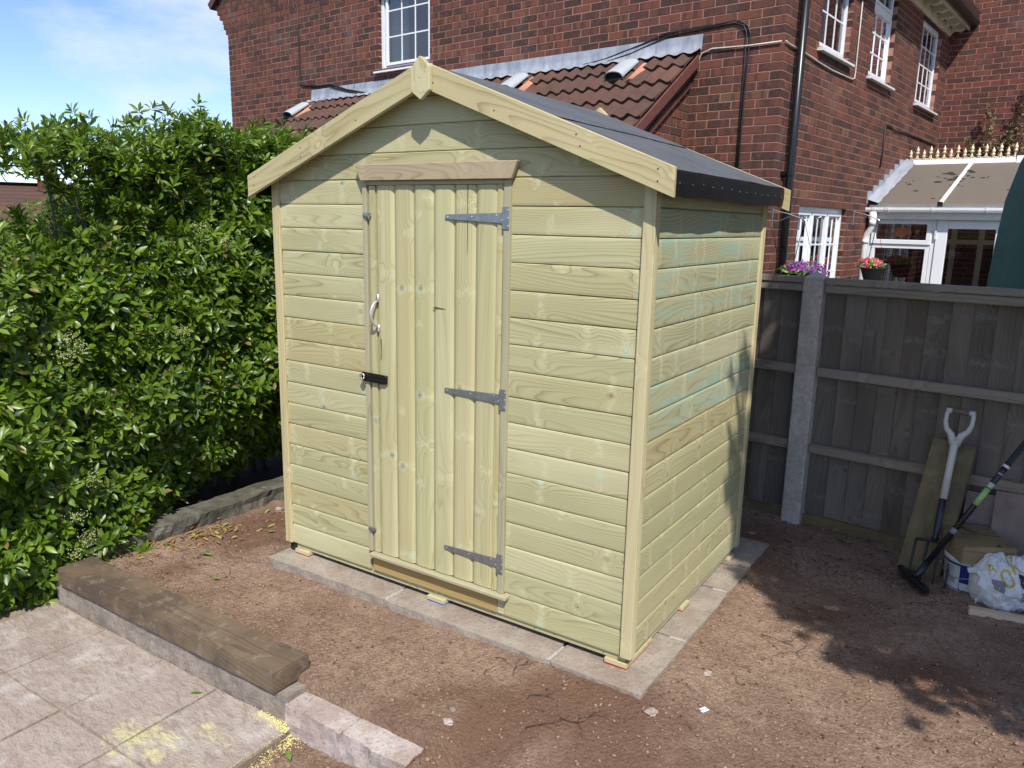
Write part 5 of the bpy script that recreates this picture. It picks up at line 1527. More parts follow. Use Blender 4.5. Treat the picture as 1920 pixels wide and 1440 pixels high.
def ptube(t0, t1, r, name, mat, parent=None):
    m = MB(); m.tube([P_(t0), P_((t0 + t1) / 2), P_(t1)], r, 12)
    return add(name, m.mesh(name, smooth=True), parent or broom, None, mat)
m = MB(); m.tube([bc + Vector((0, 0, .02)), P_(.03), P_(.10)], [.0165, .0155, .0145], 10); add('socket', m.mesh('socket', smooth=True), broom, None, M['black_plastic'])
po = ptube(.0, 1.0, .0130, 'pole', M['black_plastic'])
ptube(.415, .50, .0134, 'decal', M['green_decal'], po); ptube(.505, .53, .0133, 'decal', plain('white_green_fade', (.42, .50, .38), .4), po)
ptube(.575, .583, .0142, 'band', M['galv'], po); ptube(.60, .635, .0145, 'collar', M['black_rubber'], po); ptube(.612, .624, .0149, 'print', M['white_dirty'], po); ptube(.26, .285, .01315, 'print', M['ink_grey'], po); ptube(.765, .775, .0136, 'band', M['galv'], po)

# bucket
bkc = Vector((.972, 1.655, -.108)); yawb = R(33)
BK = T(*bkc) @ RZ(yawb)
bucket = tag(add('paint_bucket', None, None, BK), 'white plastic bucket with a blue label standing under a timber block', 'bucket')
HB = .178
m = MB(); m.lathe([(.0001, .004), (.095, .003), (.0985, .0), (.1000, .004), (.1105, HB - .026), (.1135, HB - .024), (.1140, HB - .003), (.1105, HB), (.1075, HB - .004), (.1065, HB - .03), (.0965, .010), (.0001, .010)], 48)
add('tub', m.mesh('tub', smooth=True), bucket, BK, M['bucket_white'])
rad = lambda z: .1000 + (z - .004) / (HB - .03) * .0105
def wrap(a0, a1, z0, z1, off, name, mat, n=24, parent=None):
    m = MB(); V = []
    for i in range(n + 1):
        a = R(a0 + (a1 - a0) * i / n)
        for z in (z0, z1): V.append(((rad(z) + off) * math.cos(a), (rad(z) + off) * math.sin(a), z))
    m.add(V, [(2 * i, 2 * i + 2, 2 * i + 3, 2 * i + 1) for i in range(n)])
    return add(name, m.mesh(name, smooth=True), parent or bucket, BK, mat)
wrap(-142, 10, .062, .150, .0007, 'label', M['bucket_blue']); wrap(-220, 40, .142, .152, .0009, 'label', M['bucket_blue'])
wrap(-220, 40, .022, .026, .0008, 'label', M['bucket_blue']); wrap(-143, -141.6, .02, .15, .0010, 'label', M['bucket_blue'])
for i in range(11): wrap(-168 + i * 1.4, -167.2 + i * 1.4 - (i % 3) * .2, .052, .076, .0010, 'barcode', M['ink_grey'], 2)
for i in range(7): wrap(-188 + (i % 2) * 2, -160 + (i % 3) * 3, .128 - i * .007, .1295 - i * .007, .0010, 'small_print', M['ink_grey'], 4)
m = MB(); m.tube([(.1145 * math.cos(R(a)), .1145 * math.sin(R(a)), .108 - .035 * math.sin(R((a + 208) / 96 * 180)) * .6 - .006) for a in np.linspace(-208, -112, 16)], .0022, 6)
m.tube([(.112 * math.cos(R(-210)), .112 * math.sin(R(-210)), .12), (.124 * math.cos(R(-208)), .124 * math.sin(R(-208)), .112), (.118 * math.cos(R(-203)), .118 * math.sin(R(-203)), .100)], .0022, 6)
add('wire_handle', m.mesh('wire_handle', smooth=True), bucket, BK, M['galv'])
# block on the bucket
o = add('timber_block', beam_mesh(.235, .28, .086, .004, 'timber_block', seed=4), None, T(.934, 1.488, .0705) @ RZ(R(28)), M['offcut'])
tag(o, 'short square timber block resting on top of the white bucket', 'timber block')
m = MB(); m.tube([(.09, .235, .0865), (.10, .215, .093), (.105, .20, .0885), (.135, .165, .0868)], .0035, 5); m.prism([(.155, .012), (.172, .010), (.17, .03), (.156, .028)], .0855, .0872, 'z'); m.prism([(.06, .145), (.14, .148), (.232, .135), (.232, .138), (.14, .152), (.06, .149)], .0855, .0868, 'z')
add('crack', m.mesh('crack'), o, WM[o], M['twig'])

# white bag, half deflated
BGM = T(1.150, 1.572, -.105) @ RZ(YAW)
def bag_pt(u, v):
    """u: -1..1 along the bag, v: angle round it (0 = towards the viewer, 90 = up)"""
    a = R(v)
    endk = max(0.0, 1 - abs(u) ** 3.2) ** .42
    ry, rz = .125 * endk, .118 * endk * (1 - .12 * u)
    cr_ = .022 * float(fbm(u * 1.6 + 3, a * .8 + 2, 2.4, 3, 301, .6)) + .018 * abs(float(fbm(u * 2 + 1, a + u * 2, 4.0, 2, 305)))
    k_ = 1 + cr_ / .09
    x = u * .185 + .02 * math.sin(a) * (1 - abs(u))
    y = -math.cos(a) * ry * k_
    z = .112 + math.sin(a) * rz * k_
    if z < .004: z = .004 + (z - .004) * .05
    return Vector((x, y, z))
nu, nv = 56, 48
bg = MB()
bg.add([bag_pt(-1 + 2 * i / nu, 360 * j / nv) for i in range(nu + 1) for j in range(nv)], [(i * nv + j, i * nv + (j + 1) % nv, (i + 1) * nv + (j + 1) % nv, (i + 1) * nv + j) for i in range(nu) for j in range(nv)])
bag = add('plastic_sack', bg.mesh('plastic_sack', smooth=False), None, BGM, M['bag_white'])
tag(bag, 'crumpled white plastic sack with yellow lettering and 20KG printed on it', 'sack')
m = MB()
fold = [bag_pt(-.93, a) for a in np.linspace(-60, 120, 10)]
V = []
for i, p in enumerate(fold): V += [p, p + Vector((-.022 - .012 * math.sin(i * 1.7), -.012 * math.cos(i * 1.1), -.018 + .012 * math.sin(i * 2.2)))]
m.add(V, [(2 * i, 2 * i + 2, 2 * i + 3, 2 * i + 1) for i in range(len(fold) - 1)])
add('torn_end', m.mesh('torn_end'), bag, BGM, M['bag_white'])
def on_bag(text, u0, v0, su, sv, mat, rot=0.0, name='print'):
    c = bpy.data.curves.new('lettering', 'FONT'); c.body = text; c.size = 1.0; c.resolution_u = 2
    c.align_x = 'CENTER'; c.align_y = 'CENTER'
    to = bpy.data.objects.new('lettering', c); COL.objects.link(to)
    bpy.context.view_layer.update()
    me = bpy.data.meshes.new_from_object(to.evaluated_get(bpy.context.evaluated_depsgraph_get()))
    bpy.data.objects.remove(to)
    bm = bmesh.new(); bm.from_mesh(me)
    bmesh.ops.triangulate(bm, faces=bm.faces)
    for _ in range(2): bmesh.ops.subdivide_edges(bm, edges=[e for e in bm.edges if e.calc_length() > .12], cuts=1, use_grid_fill=False); bmesh.ops.triangulate(bm, faces=bm.faces)
    for v in bm.verts:
        a, b = v.co.x * math.cos(rot) - v.co.y * math.sin(rot), v.co.x * math.sin(rot) + v.co.y * math.cos(rot)
        uu, vv = u0 + a * su, v0 + b * sv
        p = bag_pt(uu, vv); q = Vector((p.x, 0, .112)); n_ = (p - q).normalized()
        v.co = p + n_ * .0026
    bm.to_mesh(me); bm.free(); me.name = name
    return add(name, me, bag, BGM, mat)
on_bag('O', -.58, 32, .32, 62, M['ink_yellow'], .15); on_bag('K', -.36, 62, .34, 62, M['ink_yellow'], .15); on_bag('A', -.80, 62, .22, 40, M['ink_yellow'], .2)
on_bag('20KG', -.20, -6, .165, 24, M['ink_black'], -.25)
m = MB()
def patch(u0, u1, v0, v1, off, mat, name):
    m = MB(); n_ = 8; V = []
    for i in range(n_ + 1):
        for j in range(n_ + 1):
            p = bag_pt(u0 + (u1 - u0) * i / n_, v0 + (v1 - v0) * j / n_ - (i * 1.2)); q = Vector((p.x, 0, .112)); V.append(p + (p - q).normalized() * off)
    k_ = n_ + 1
    m.add(V, [(i * k_ + j, (i + 1) * k_ + j, (i + 1) * k_ + j + 1, i * k_ + j + 1) for i in range(n_) for j in range(n_)])
    return add(name, m.mesh(name), bag, BGM, mat)
patch(-.34, -.14, 18, 44, .0024, M['ink_black'], 'print'); on_bag('o', -.24, 28, .22, 34, M['ink_grey'], 0); on_bag('C', -.02, 62, .22, 36, M['ink_black'], 0)
patch(-.86, -.66, 10, 34, .0024, M['ink_grey'], 'print')

# batten
o = add('timber_batten', beam_mesh(.62, .045, .042, .003, 'timber_batten', seed=2), None, T(.994, 1.335, -.108) @ RZ(R(9)), M['raw'])
tag(o, 'pale raw timber batten lying on the soil in front of the white sack', 'batten')
# leaning paving slabs
def lean_slab(x, w, h, y0, y1, lab, rot=0.0, sd=0):
    me = rough_box(0, 0, 0, w, h, .035, (10, 10), .002, 70 + sd, .003)
    a = Vector((x, y0, -.105)); d = Vector((0, y1 - y0, .42)).normalized(); ex = Vector((.9945, -.1045, 0)); n_ = ex.cross(d)
    ex2 = (ex * math.cos(rot) + d * math.sin(rot)); d2_ = n_.cross(ex2)
    o = add('paving_flag', me, None, FRAME(a - n_ * .0, ex2, d2_, n_), M['slab_pink'])
    tag(o, lab, 'paving slab', 'paving slabs leaning on the fence')
lean_slab(.905, .40, .405, 1.868, 1.925, 'pinkish paving slab leaning on the fence directly beside the mossy plank', .0, 1)
lean_slab(1.035, .46, .44, 1.80, 1.885, 'larger pinkish paving slab leaning in front of another slab behind the sack', .03, 2)

# loose stones and a scrap on the soil
def stone(x, y, r, lab, mat, seed, flat=.6):
    rnd = random.Random(seed); bm = bmesh.new(); bmesh.ops.create_icosphere(bm, subdivisions=2, radius=r)
    ph = [rnd.uniform(0, 6) for _ in range(6)]
    for v in bm.verts:
        d = v.co.normalized(); k_ = 1 + .22 * math.sin(4 * d.x + ph[0]) * math.cos(3 * d.y + ph[1]) + .16 * math.sin(6 * d.z + ph[2] + 3 * d.x)
        v.co = Vector((v.co.x * k_ * 1.25, v.co.y * k_, v.co.z * k_ * flat))
    me = bpy.data.meshes.new('stone'); bm.to_mesh(me); bm.free()
    o = add('stone', me, None, T(x, y, float(soil_h(x, y)) + r * flat * .45) @ RZ(rnd.uniform(0, 6)), mat)
    tag(o, lab, 'stone', 'loose stones on the soil')
stone(.150, -.150, .017, 'pinkish stone lying just off the tip of the front slab corner', M['stone'], 1)
stone(.22, .20, .015, 'pinkish stone on the soil next to the side edge of the slabs', M['stone'], 2)
stone(-.395, -.56, .014, 'small white chipped stone on the soil near the end edging stone', M['pinkstone'], 3)
stone(-2.36, .40, .024, 'grey stone by the mossy kerb near the back of the shed', M['stone'], 4)
stone(-.42, -.50, .010, 'tiny dark grey stone beside the small white chipped stone', M['edging'], 6)
m = MB(); m.prism([(0, 0), (.030, .004), (.026, .014), (-.004, .010)], 0, .0015, 'z'); m.prism([(.004, .014), (.028, .018), (.024, .026), (.0, .022)], 0, .0015, 'z')
o = add('plastic_scrap', m.mesh('plastic_scrap'), None, T(.285, -.02, float(soil_h(.29, -.02)) + .006) @ RZ(1.0), M['white_upvc']); tag(o, 'tiny torn white plastic scrap on the soil right of the front slab', 'scrap')
m = MB(); m.box((0, 0, 0), (.032, .007, .005)); o = add('bark_chip', m.mesh('bark_chip', bevel=.001), None, T(-.325, -.155, -.075) @ RZ(-.9), plain('rust_chip', (.30, .09, .05), .8)); tag(o, 'small rust red bark chip against the slab joint below the shed', 'chip')
# ------------------------------------------------------------------ leaves
LT = np.array([(0, 0, 0), (.32, -.36, .05), (.32, 0, 0), (.32, .36, .05), (.68, -.5, .01), (.70, 0, -.05), (.68, .5, .01), (1, 0, -.13)])
LQ = np.array([(1, 4, 5, 2), (2, 5, 6, 3)]); LTRI = np.array([(0, 1, 2), (0, 2, 3), (4, 7, 5), (5, 7, 6)])
def norm(a): return a / np.maximum(np.linalg.norm(a, axis=1, keepdims=True), 1e-9)
def leaf_arrays(P, D, N, L, Wd):
    D = norm(D); S = norm(np.cross(N, D)); N = np.cross(D, S)
    V = P[:, None] + D[:, None] * (LT[None, :, 0:1] * L[:, None, None]) + S[:, None] * (LT[None, :, 1:2] * Wd[:, None, None]) + N[:, None] * (LT[None, :, 2:3] * L[:, None, None])
    return V
def leaves_mesh(name, V):
    n = len(V); off = (np.arange(n) * 8)[:, None, None]
    return np_mesh(name, V.reshape(-1, 3), (LQ[None] + off).reshape(-1, 4), (LTRI[None] + off).reshape(-1, 3), smooth=True)
def rosettes(P, A, nl, L, rng, spread=(35, 88), wr=.33, droop=.0):
    """nl leaves set round each shoot tip P with axis A"""
    A = norm(A + 1e-6)
    ref = np.where(np.abs(A[:, 2:3]) < .9, np.array([[0, 0, 1.]]), np.array([[1., 0, 0]]))
    X = norm(np.cross(A, ref)); Y = np.cross(A, X)
    Ps, Ds, Ns, Ls = [], [], [], []
    ph0 = rng.uniform(0, 6.28, len(P))
    for k in range(nl):
        az = ph0 + k * 2.4 + rng.normal(0, .25, len(P))
        th = np.radians(spread[0] + (spread[1] - spread[0]) * ((k + .5) / nl) + rng.normal(0, 9, len(P)))
        rad_ = X * np.cos(az)[:, None] + Y * np.sin(az)[:, None]
        d = A * np.cos(th)[:, None] + rad_ * np.sin(th)[:, None]
        d[:, 2] -= droop * (k / nl)
        n_ = A * np.sin(th)[:, None] - rad_ * np.cos(th)[:, None]
        Ps.append(P - A * (.004 + .030 * k / nl)[..., None] if np.ndim(k) else P - A * (.004 + .030 * k / nl)); Ds.append(d); Ns.append(n_ + rng.normal(0, .16, n_.shape))
        Ls.append(L * rng.uniform(.65, 1.12, len(P)) * (.72 + .28 * min(1, (k + 1.5) / nl * 1.4)))
    P_, D_2, N_, L_ = np.concatenate(Ps), np.concatenate(Ds), np.concatenate(Ns), np.concatenate(Ls)
    return leaf_arrays(P_, D_2, N_, L_, L_ * wr * rng.uniform(.85, 1.15, len(L_)))

# ------------------------------------------------------------------ hedge
hedge = thing('evergreen_hedge', 'tall glossy evergreen hedge with loose arching top shoots left of the shed', 'hedge', (-2.95, .3, -.25))
rng = np.random.default_rng(5)
def htop(y): return np.interp(y, [-1.8, -.9, -.55, -.3, -.05, .2, .6, 1.0, 1.6, 2.2], [1.25, 1.32, 1.38, 1.46, 1.66, 1.84, 1.88, 1.94, 1.94, 1.8])
def hbot(y): return np.interp(y, [-1.8, -.75, -.5, -.1, .3, .8, 2.2], [-.20, -.25, -.19, -.10, .0, .10, .16])
def xfront(y, z):
    t = np.clip((z - hbot(y)) / (htop(y) - hbot(y)), 0, 1)
    bul = .25 * np.sin(np.pi * np.clip(t * .85 + .18, 0, 1)) ** .8 - .16
    endr = -.9 * np.clip((-1.05 - y), 0, 1)
    foot = -.09 * sstep(-.35, .25, y) * np.exp(-((z - hbot(y)) / .13) ** 2)
    return -2.575 + bul + endr + foot + .30 * fbm(y * 1.0 + 4, z, 1.9, 3, 401) + .07 * fbm(y, z + 3, 6, 2, 405)
n = 9800
y = rng.uniform(-1.5, 2.1, n); t = rng.random(n) ** .95
z = hbot(y) + (htop(y) - hbot(y)) * t
depth = np.abs(rng.normal(0, .10, n)) + rng.random(n) ** 3 * .30
P = np.stack([xfront(y, z) - depth, y + rng.normal(0, .03, n), z], 1)
A = np.stack([rng.normal(.75, .35, n), rng.normal(-.22, .42, n), rng.normal(.55, .35, n)], 1)
VA = rosettes(P, A, 9, .078, rng, wr=.33)
# the top and back
n = 2600
y2 = rng.uniform(-1.5, 2.1, n); xb = rng.uniform(0, 1.0, n)
z2 = htop(y2) - .02 + .05 * rng.normal(0, 1, n) - .12 * (xb * 1.6 - .5) ** 2 + .16 * fbm(y2, xb, 2.2, 3, 411)
P2 = np.stack([xfront(y2, z2 - .1) - .02 - xb, y2, z2 - rng.random(n) * .12], 1)
A2 = np.stack([rng.normal(.25, .4, n), rng.normal(-.05, .4, n), rng.normal(1.0, .25, n)], 1)
VB = rosettes(P2, A2, 9, .066, rng, wr=.31)
# deep interior leaves keep daylight out
n = 2600
y3 = rng.uniform(-1.5, 2.1, n); z3 = hbot(y3) + (htop(y3) - hbot(y3) - .15) * rng.random(n)
P3 = np.stack([xfront(y3, z3) - rng.uniform(.35, .75, n), y3, z3], 1)
VC = rosettes(P3, rng.normal(0, 1, (n, 3)) + np.array([[.4, 0, .3]]), 7, .085, rng, wr=.42)
# arching shoots
def shoot(p0, p1, p2, nr, r0=.008):
    p0, p1, p2 = map(np.array, (p0, p1, p2)); p1 = p1 - np.array([0, 0, .05]); p2 = p2 - np.array([0, 0, .07])
    s = np.linspace(0, 1, 14)[:, None]
    pts = (1 - s) ** 2 * p0 + 2 * s * (1 - s) * p1 + s ** 2 * p2
    st = np.sort(rng.uniform(.18, 1.0, nr))[:, None]; st[-1] = 1.0
    c = (1 - st) ** 2 * p0 + 2 * st * (1 - st) * p1 + st ** 2 * p2
    tg = norm(2 * (1 - st) * (p1 - p0) + 2 * st * (p2 - p1))
    off = rng.normal(0, .035, c.shape) * (1.1 - st)
    return pts, c + off, tg + rng.normal(0, .45, c.shape) + np.array([[0, 0, .3]])
sh = []
arch = [((-2.75, -.50, 1.15), (-2.72, -.45, 1.80), (-2.62, -.66, 1.90), 7), ((-2.8, -.35, 1.25), (-2.8, -.32, 1.85), (-2.70, -.46, 2.02), 7), ((-2.85, -.2, 1.3), (-2.8, -.2, 1.8), (-2.72, -.20, 1.98), 7),
        ((-2.8, -.1, 1.35), (-2.75, 0, 1.75), (-2.62, -.06, 1.88), 7), ((-2.85, .05, 1.45), (-2.85, .1, 1.85), (-2.72, .20, 2.0), 8), ((-2.8, .2, 1.5), (-2.8, .28, 1.9), (-2.78, .30, 2.13), 7), ((-2.9, .3, 1.55), (-2.9, .35, 1.95), (-2.86, .42, 2.16), 7),
        ((-2.8, .45, 1.6), (-2.75, .5, 1.9), (-2.78, .52, 2.06), 7), ((-2.9, .6, 1.6), (-2.9, .7, 1.95), (-2.84, .72, 2.04), 7), ((-2.8, .8, 1.65), (-2.75, .85, 1.95), (-2.70, .86, 2.0), 7), ((-2.9, 1.0, 1.7), (-2.85, 1.1, 2.0), (-2.76, 1.14, 2.06), 7), ((-2.8, 1.3, 1.7), (-2.7, 1.35, 1.95), (-2.62, 1.32, 2.0), 7),
        ((-2.75, -.62, .95), (-2.7, -.65, 1.3), (-2.62, -.72, 1.36), 16), ((-2.8, -.5, 1.1), (-2.85, -.55, 1.5), (-2.9, -.58, 1.62), 16), ((-2.75, -.42, 1.0), (-2.7, -.4, 1.45), (-2.58, -.46, 1.52), 16), ((-2.8, -.28, 1.2), (-2.85, -.28, 1.6), (-2.9, -.3, 1.72), 16),
        ((-2.7, -.3, 1.3), (-2.72, -.42, 1.74), (-2.66, -.62, 1.80), 18), ((-2.75, -.05, 1.3), (-2.7, -.12, 1.62), (-2.6, -.26, 1.66), 18), ((-3.0, -.1, 1.3), (-3.0, -.1, 1.8), (-3.0, -.12, 1.95), 7), ((-3.0, .5, 1.6), (-3.0, .5, 2.0), (-2.98, .56, 2.12), 7)]
bm_stems = MB(); PS, AS = [], []
for (yy, zz, ry_, rz2, nn) in ((-.60, 1.88, .13, .07, 60), (-.42, 1.93, .13, .07, 65), (-.28, 1.90, .12, .08, 70), (-.10, 1.86, .14, .10, 100), (.06, 1.92, .12, .09, 80), (.22, 2.00, .12, .09, 90), (.36, 2.03, .10, .08, 70), (.55, 1.97, .13, .07, 70), (.75, 1.98, .13, .06, 70), (.95, 2.02, .14, .06, 70), (1.2, 2.0, .2, .07, 80), (-.74, 1.42, .12, .10, 50)):
    q_ = rng.normal(0, 1, (nn, 3)) * np.array([[.13, ry_ * .8, rz2 * .8]]) + np.array([[-2.78, yy, zz - .07]])
    PS.append(q_); AS.append(rng.normal(0, .45, (nn, 3)) + np.array([[.35, -.15, .75]]))
for a in arch:
    pts, c, tg = shoot(*a)
    bm_stems.tube(list(map(tuple, pts)), list(np.linspace(.008, .002, len(pts))), 5)
    PS.append(c); AS.append(tg)
PS, AS = np.concatenate(PS), np.concatenate(AS)
VD = rosettes(PS, AS, 9, .064, rng, spread=(25, 85), wr=.30)
# many short upright tips along the outline
n = 130
yt = rng.uniform(-.9, 1.7, n); zt = htop(yt) + rng.uniform(-.12, .10, n)
for i in range(n):
    p = np.array([xfront(yt[i], zt[i] - .1) - rng.uniform(0, .45), yt[i], zt[i]])
    bm_stems.tube([tuple(p - np.array([0, 0, .15])), tuple(p)], [.003, .0015], 4)
VE = rosettes(np.stack([[xfront(a, b - .1) - rng.uniform(0, .4) for a, b in zip(yt, zt)], yt, zt], 1), np.stack([rng.normal(.15, .3, n), rng.normal(0, .3, n), np.full(n, 1.0)], 1), 8, .06, rng, spread=(15, 60), wr=.28)
allV = np.concatenate([VA, VB, VC, VD, VE])
cen = allV.mean(axis=1)
camv = np.array(CAM); dist = np.linalg.norm(cen - camv, axis=1)
inview = (cen[:, 1] > -.72) & (cen[:, 0] > -2.62)
order = np.argsort(dist + np.where(inview, 0, 50))
near = order[:300]
rest = np.setdiff1d(np.arange(len(allV)), near)
tag(add('foliage', leaves_mesh('foliage', allV[rest]), hedge, None, M['leaf']), kind='stuff')
lm_ = leaves_mesh('leaf', (leaf_arrays(np.zeros((1, 3)), np.array([[1., 0, 0]]), np.array([[0, 0, 1.]]), np.array([1.0]), np.array([.31])))); lm_.materials.append(M['leaf'])
for i in near:
    v = allV[i]
    d = Vector(v[7] - v[0]); L = d.length; s = Vector(v[6] - v[4])
    x = d.normalized(); yv = (s - x * s.dot(x)).normalized(); zv = x.cross(yv)
    add('leaf', lm_, hedge, FRAME(v[0], x, yv, zv) @ Matrix.Diagonal((L, L, L, 1)))
# main stems and branches
rr = random.Random(8)
for i in range(26):
    y0 = -1.2 + 3.2 * i / 25; x0 = -3.0 + rr.uniform(-.12, .12)
    zb = -.2
    P0 = Vector((x0, y0, zb)); pts = [P0]
    for q in range(6):
        P0 = P0 + Vector((rr.uniform(-.06, .07), rr.uniform(-.10, .10), .28)); pts.append(P0)
    bm_stems.tube(pts, [.020, .017, .014, .011, .009, .007, .005], 6)
    for q in range(2, 6):
        e = pts[q] + Vector((rr.uniform(.0, .30), rr.uniform(-.25, .25), rr.uniform(.05, .3)))
        bm_stems.tube([pts[q], (pts[q] + e) / 2 + Vector((0, 0, .02)), e], [.007, .005, .002], 5)
add('branches', bm_stems.mesh('branches', smooth=True), hedge, None, M['grey_stem'])
# cream flower heads
fm_ = MB(); rr = random.Random(12)
for (yy, zz, dx_) in ((-.62, .92, .02), (-.55, .95, .02), (-.60, 1.0, .0), (-.66, .20, .03), (-.62, .08, .04), (-.68, .02, .04), (.15, 1.48, .0), (.22, 1.42, .02), (-.10, .98, .05), (.62, 1.75, .02), (.8, 1.78, .02), (.95, 1.82, .0), (-.58, .35, .02), (1.05, 1.72, .02), (.75, 1.68, .03)):
    c = Vector((float(xfront(yy, zz)) + .03 + dx_, yy, zz))
    for q in range(60):
        p = c + Vector((rr.gauss(0, .014), rr.gauss(0, .024), rr.gauss(0, .017)))
        r_ = rr.uniform(.0022, .0042)
        fm_.add([p + Vector((r_, 0, 0)), p + Vector((0, r_, 0)), p + Vector((-r_, 0, 0)), p + Vector((0, -r_, 0)), p + Vector((0, 0, r_)), p + Vector((0, 0, -r_))], [(0, 1, 4), (1, 2, 4), (2, 3, 4), (3, 0, 4), (1, 0, 5), (2, 1, 5), (3, 2, 5), (0, 3, 5)])
tag(add('flower_heads', fm_.mesh('flower_heads'), hedge, None, M['blossom']), kind='stuff')
hb = MB(); hb.box((-3.6, -.60, -.41), (-2.66, 2.2, -.06)); hb.box((-4.2, -2.85, -.41), (-2.945, -.601, -.235))
tag(add('hedge_bed', hb.mesh('hedge_bed'), None, None, M['soil_dark']), kind='structure')

# ------------------------------------------------------------------ tree whose shade falls on the fence corner (stands right of the view)
tree = thing('shade_tree', 'dense broad evergreen tree standing on the right side of the garden', 'tree', (2.3, .5, -.2))
rng = np.random.default_rng(9)
cx, cy, cz, rx, ry, rz_ = 2.30, .74, 3.36, .98, 2.00, 2.06
n = 8200
d = norm(rng.normal(0, 1, (n, 3))); rr_ = 1 - rng.random(n) ** 1.4 * .34
lump = rng.normal(1, .045, n) + .01 * np.sin(d[:, 0] * 5 + 1) * np.cos(d[:, 2] * 6) + .04 * np.sin(d[:, 1] * 8 + d[:, 2] * 5)
P = np.stack([cx + rx * d[:, 0] * rr_ * lump, cy + ry * d[:, 1] * rr_ * lump, cz + rz_ * d[:, 2] * rr_ * lump], 1)
V1 = rosettes(P, d * .8 + rng.normal(0, .35, (n, 3)) + np.array([[0, 0, .3]]), 8, .095, rng, wr=.48)
n = 900
d = norm(rng.normal(0, 1, (n, 3)))
P = np.stack([cx + rx * .62 * d[:, 0], cy + ry * .62 * d[:, 1], np.maximum(cz + rz_ * .66 * d[:, 2], .1)], 1)
V2 = rosettes(P, rng.normal(0, 1, (n, 3)), 8, .24, rng, wr=.55)
tag(add('crown', leaves_mesh('crown', np.concatenate([V1, V2])), tree, None, M['leaf_dark']), kind='stuff')
tm_ = MB()
tm_.tube([(2.3, .5, -.3), (2.29, .52, .4), (2.32, .53, 1.2), (2.3, .5, 2.6), (2.31, .52, 4.6)], [.11, .09, .075, .05, .02], 10)
for i in range(16):
    a = i * 2.4; h = 1.3 + .18 * i
    tm_.tube([(2.3, .5, h), (2.3 + .4 * math.cos(a), .5 + .7 * math.sin(a), h + .25), (2.3 + .75 * math.cos(a), .5 + 1.4 * math.sin(a), h + .55)], [.03, .018, .006], 6)
add('trunk', tm_.mesh('trunk', smooth=True), tree, None, M['stem'])

# ------------------------------------------------------------------ hanging baskets, climber, parasol
def basket(u, v, z, zarm, ub_, rad_, lab, pet, seed, sx_=1.0):
    rng = np.random.default_rng(seed)
    b = tag(add('hanging_basket', None, None, HM @ T(u, v, z - .12)), lab, 'hanging basket', 'hanging baskets on the house wall')
    BMx = HM @ T(u, v, z)
    m = MB(); m.lathe([(.0001, -.15), (rad_ * .58, -.15), (rad_ * .72, -.10), (rad_ * .92, -.02), (rad_, .0), (rad_ * .97, .008), (rad_ * .9, .0), (.0001, -.01)], 20); add('bowl', m.mesh('bowl', smooth=False), b, BMx, M['basket'])
    m = MB()
    m.tube([(-u + .005, 0, zarm - z - .12), (-u + .005, 0, zarm - z + .05)], .007, 6)
    m.tube([(-u + .005, 0, zarm - z + .03), (-u * .5, 0, zarm - z + .0), (0, 0, zarm - z - .05), (.02, 0, zarm - z - .065), (.025, 0, zarm - z - .05)], .006, 6)
    m.tube([(-u + .005, 0, zarm - z - .10), (-u * .45, 0, zarm - z - .02)], .005, 6)
    add('bracket', m.mesh('bracket'), b, BMx, M['galv'])
    m = MB()
    for a in (0.3, 2.4, 4.5): m.tube([(0, 0, zarm - z - .055), (rad_ * .95 * math.cos(a), rad_ * .95 * math.sin(a), .0)], .0022, 4)
    add('hanging_wire', m.mesh('hanging_wire'), b, BMx, M['cable_black'])
    n = 90
    d = norm(rng.normal(0, 1, (n, 3))); d[:, 2] = np.abs(d[:, 2])
    P = d * np.array([[rad_ * 1.05 * sx_, rad_ * 1.05 * sx_, .075]]) * rng.uniform(.5, 1.0, (n, 1)) + np.array([[0, 0, .02]])
    tag(add('leaves', leaves_mesh('leaves', rosettes(P, d + np.array([[0, 0, .5]]), 6, .05, rng, wr=.35)), b, BMx, M['leaf_fresh']), kind='stuff')
    n = 75
    d = norm(rng.normal(0, 1, (n, 3))); d[:, 2] = np.abs(d[:, 2]) * .9
    d[:, 0] += .25 * (1 if seed % 2 else -1)
    P = d * np.array([[rad_ * 1.22 * sx_, rad_ * 1.22 * sx_, .105]]) * rng.uniform(.8, 1.0, (n, 1)) + np.array([[0, 0, .03]])
    tag(add('flowers', leaves_mesh('flowers', rosettes(P, d + rng.normal(0, .2, d.shape) + np.array([[.2, -.5, .3]]), 6, .030, rng, spread=(60, 86), wr=.75)), b, BMx, pet), kind='stuff')
basket(.295, .06, 1.135, 1.66, .3, .150, 'hanging basket of purple and pink flowers by the black downpipe', M['petal_purple'], 21, 1.15)
basket(.270, 2.49, 1.105, 1.70, .27, .128, 'hanging basket of bright pink flowers in front of the conservatory corner', M['petal_pink'], 22)

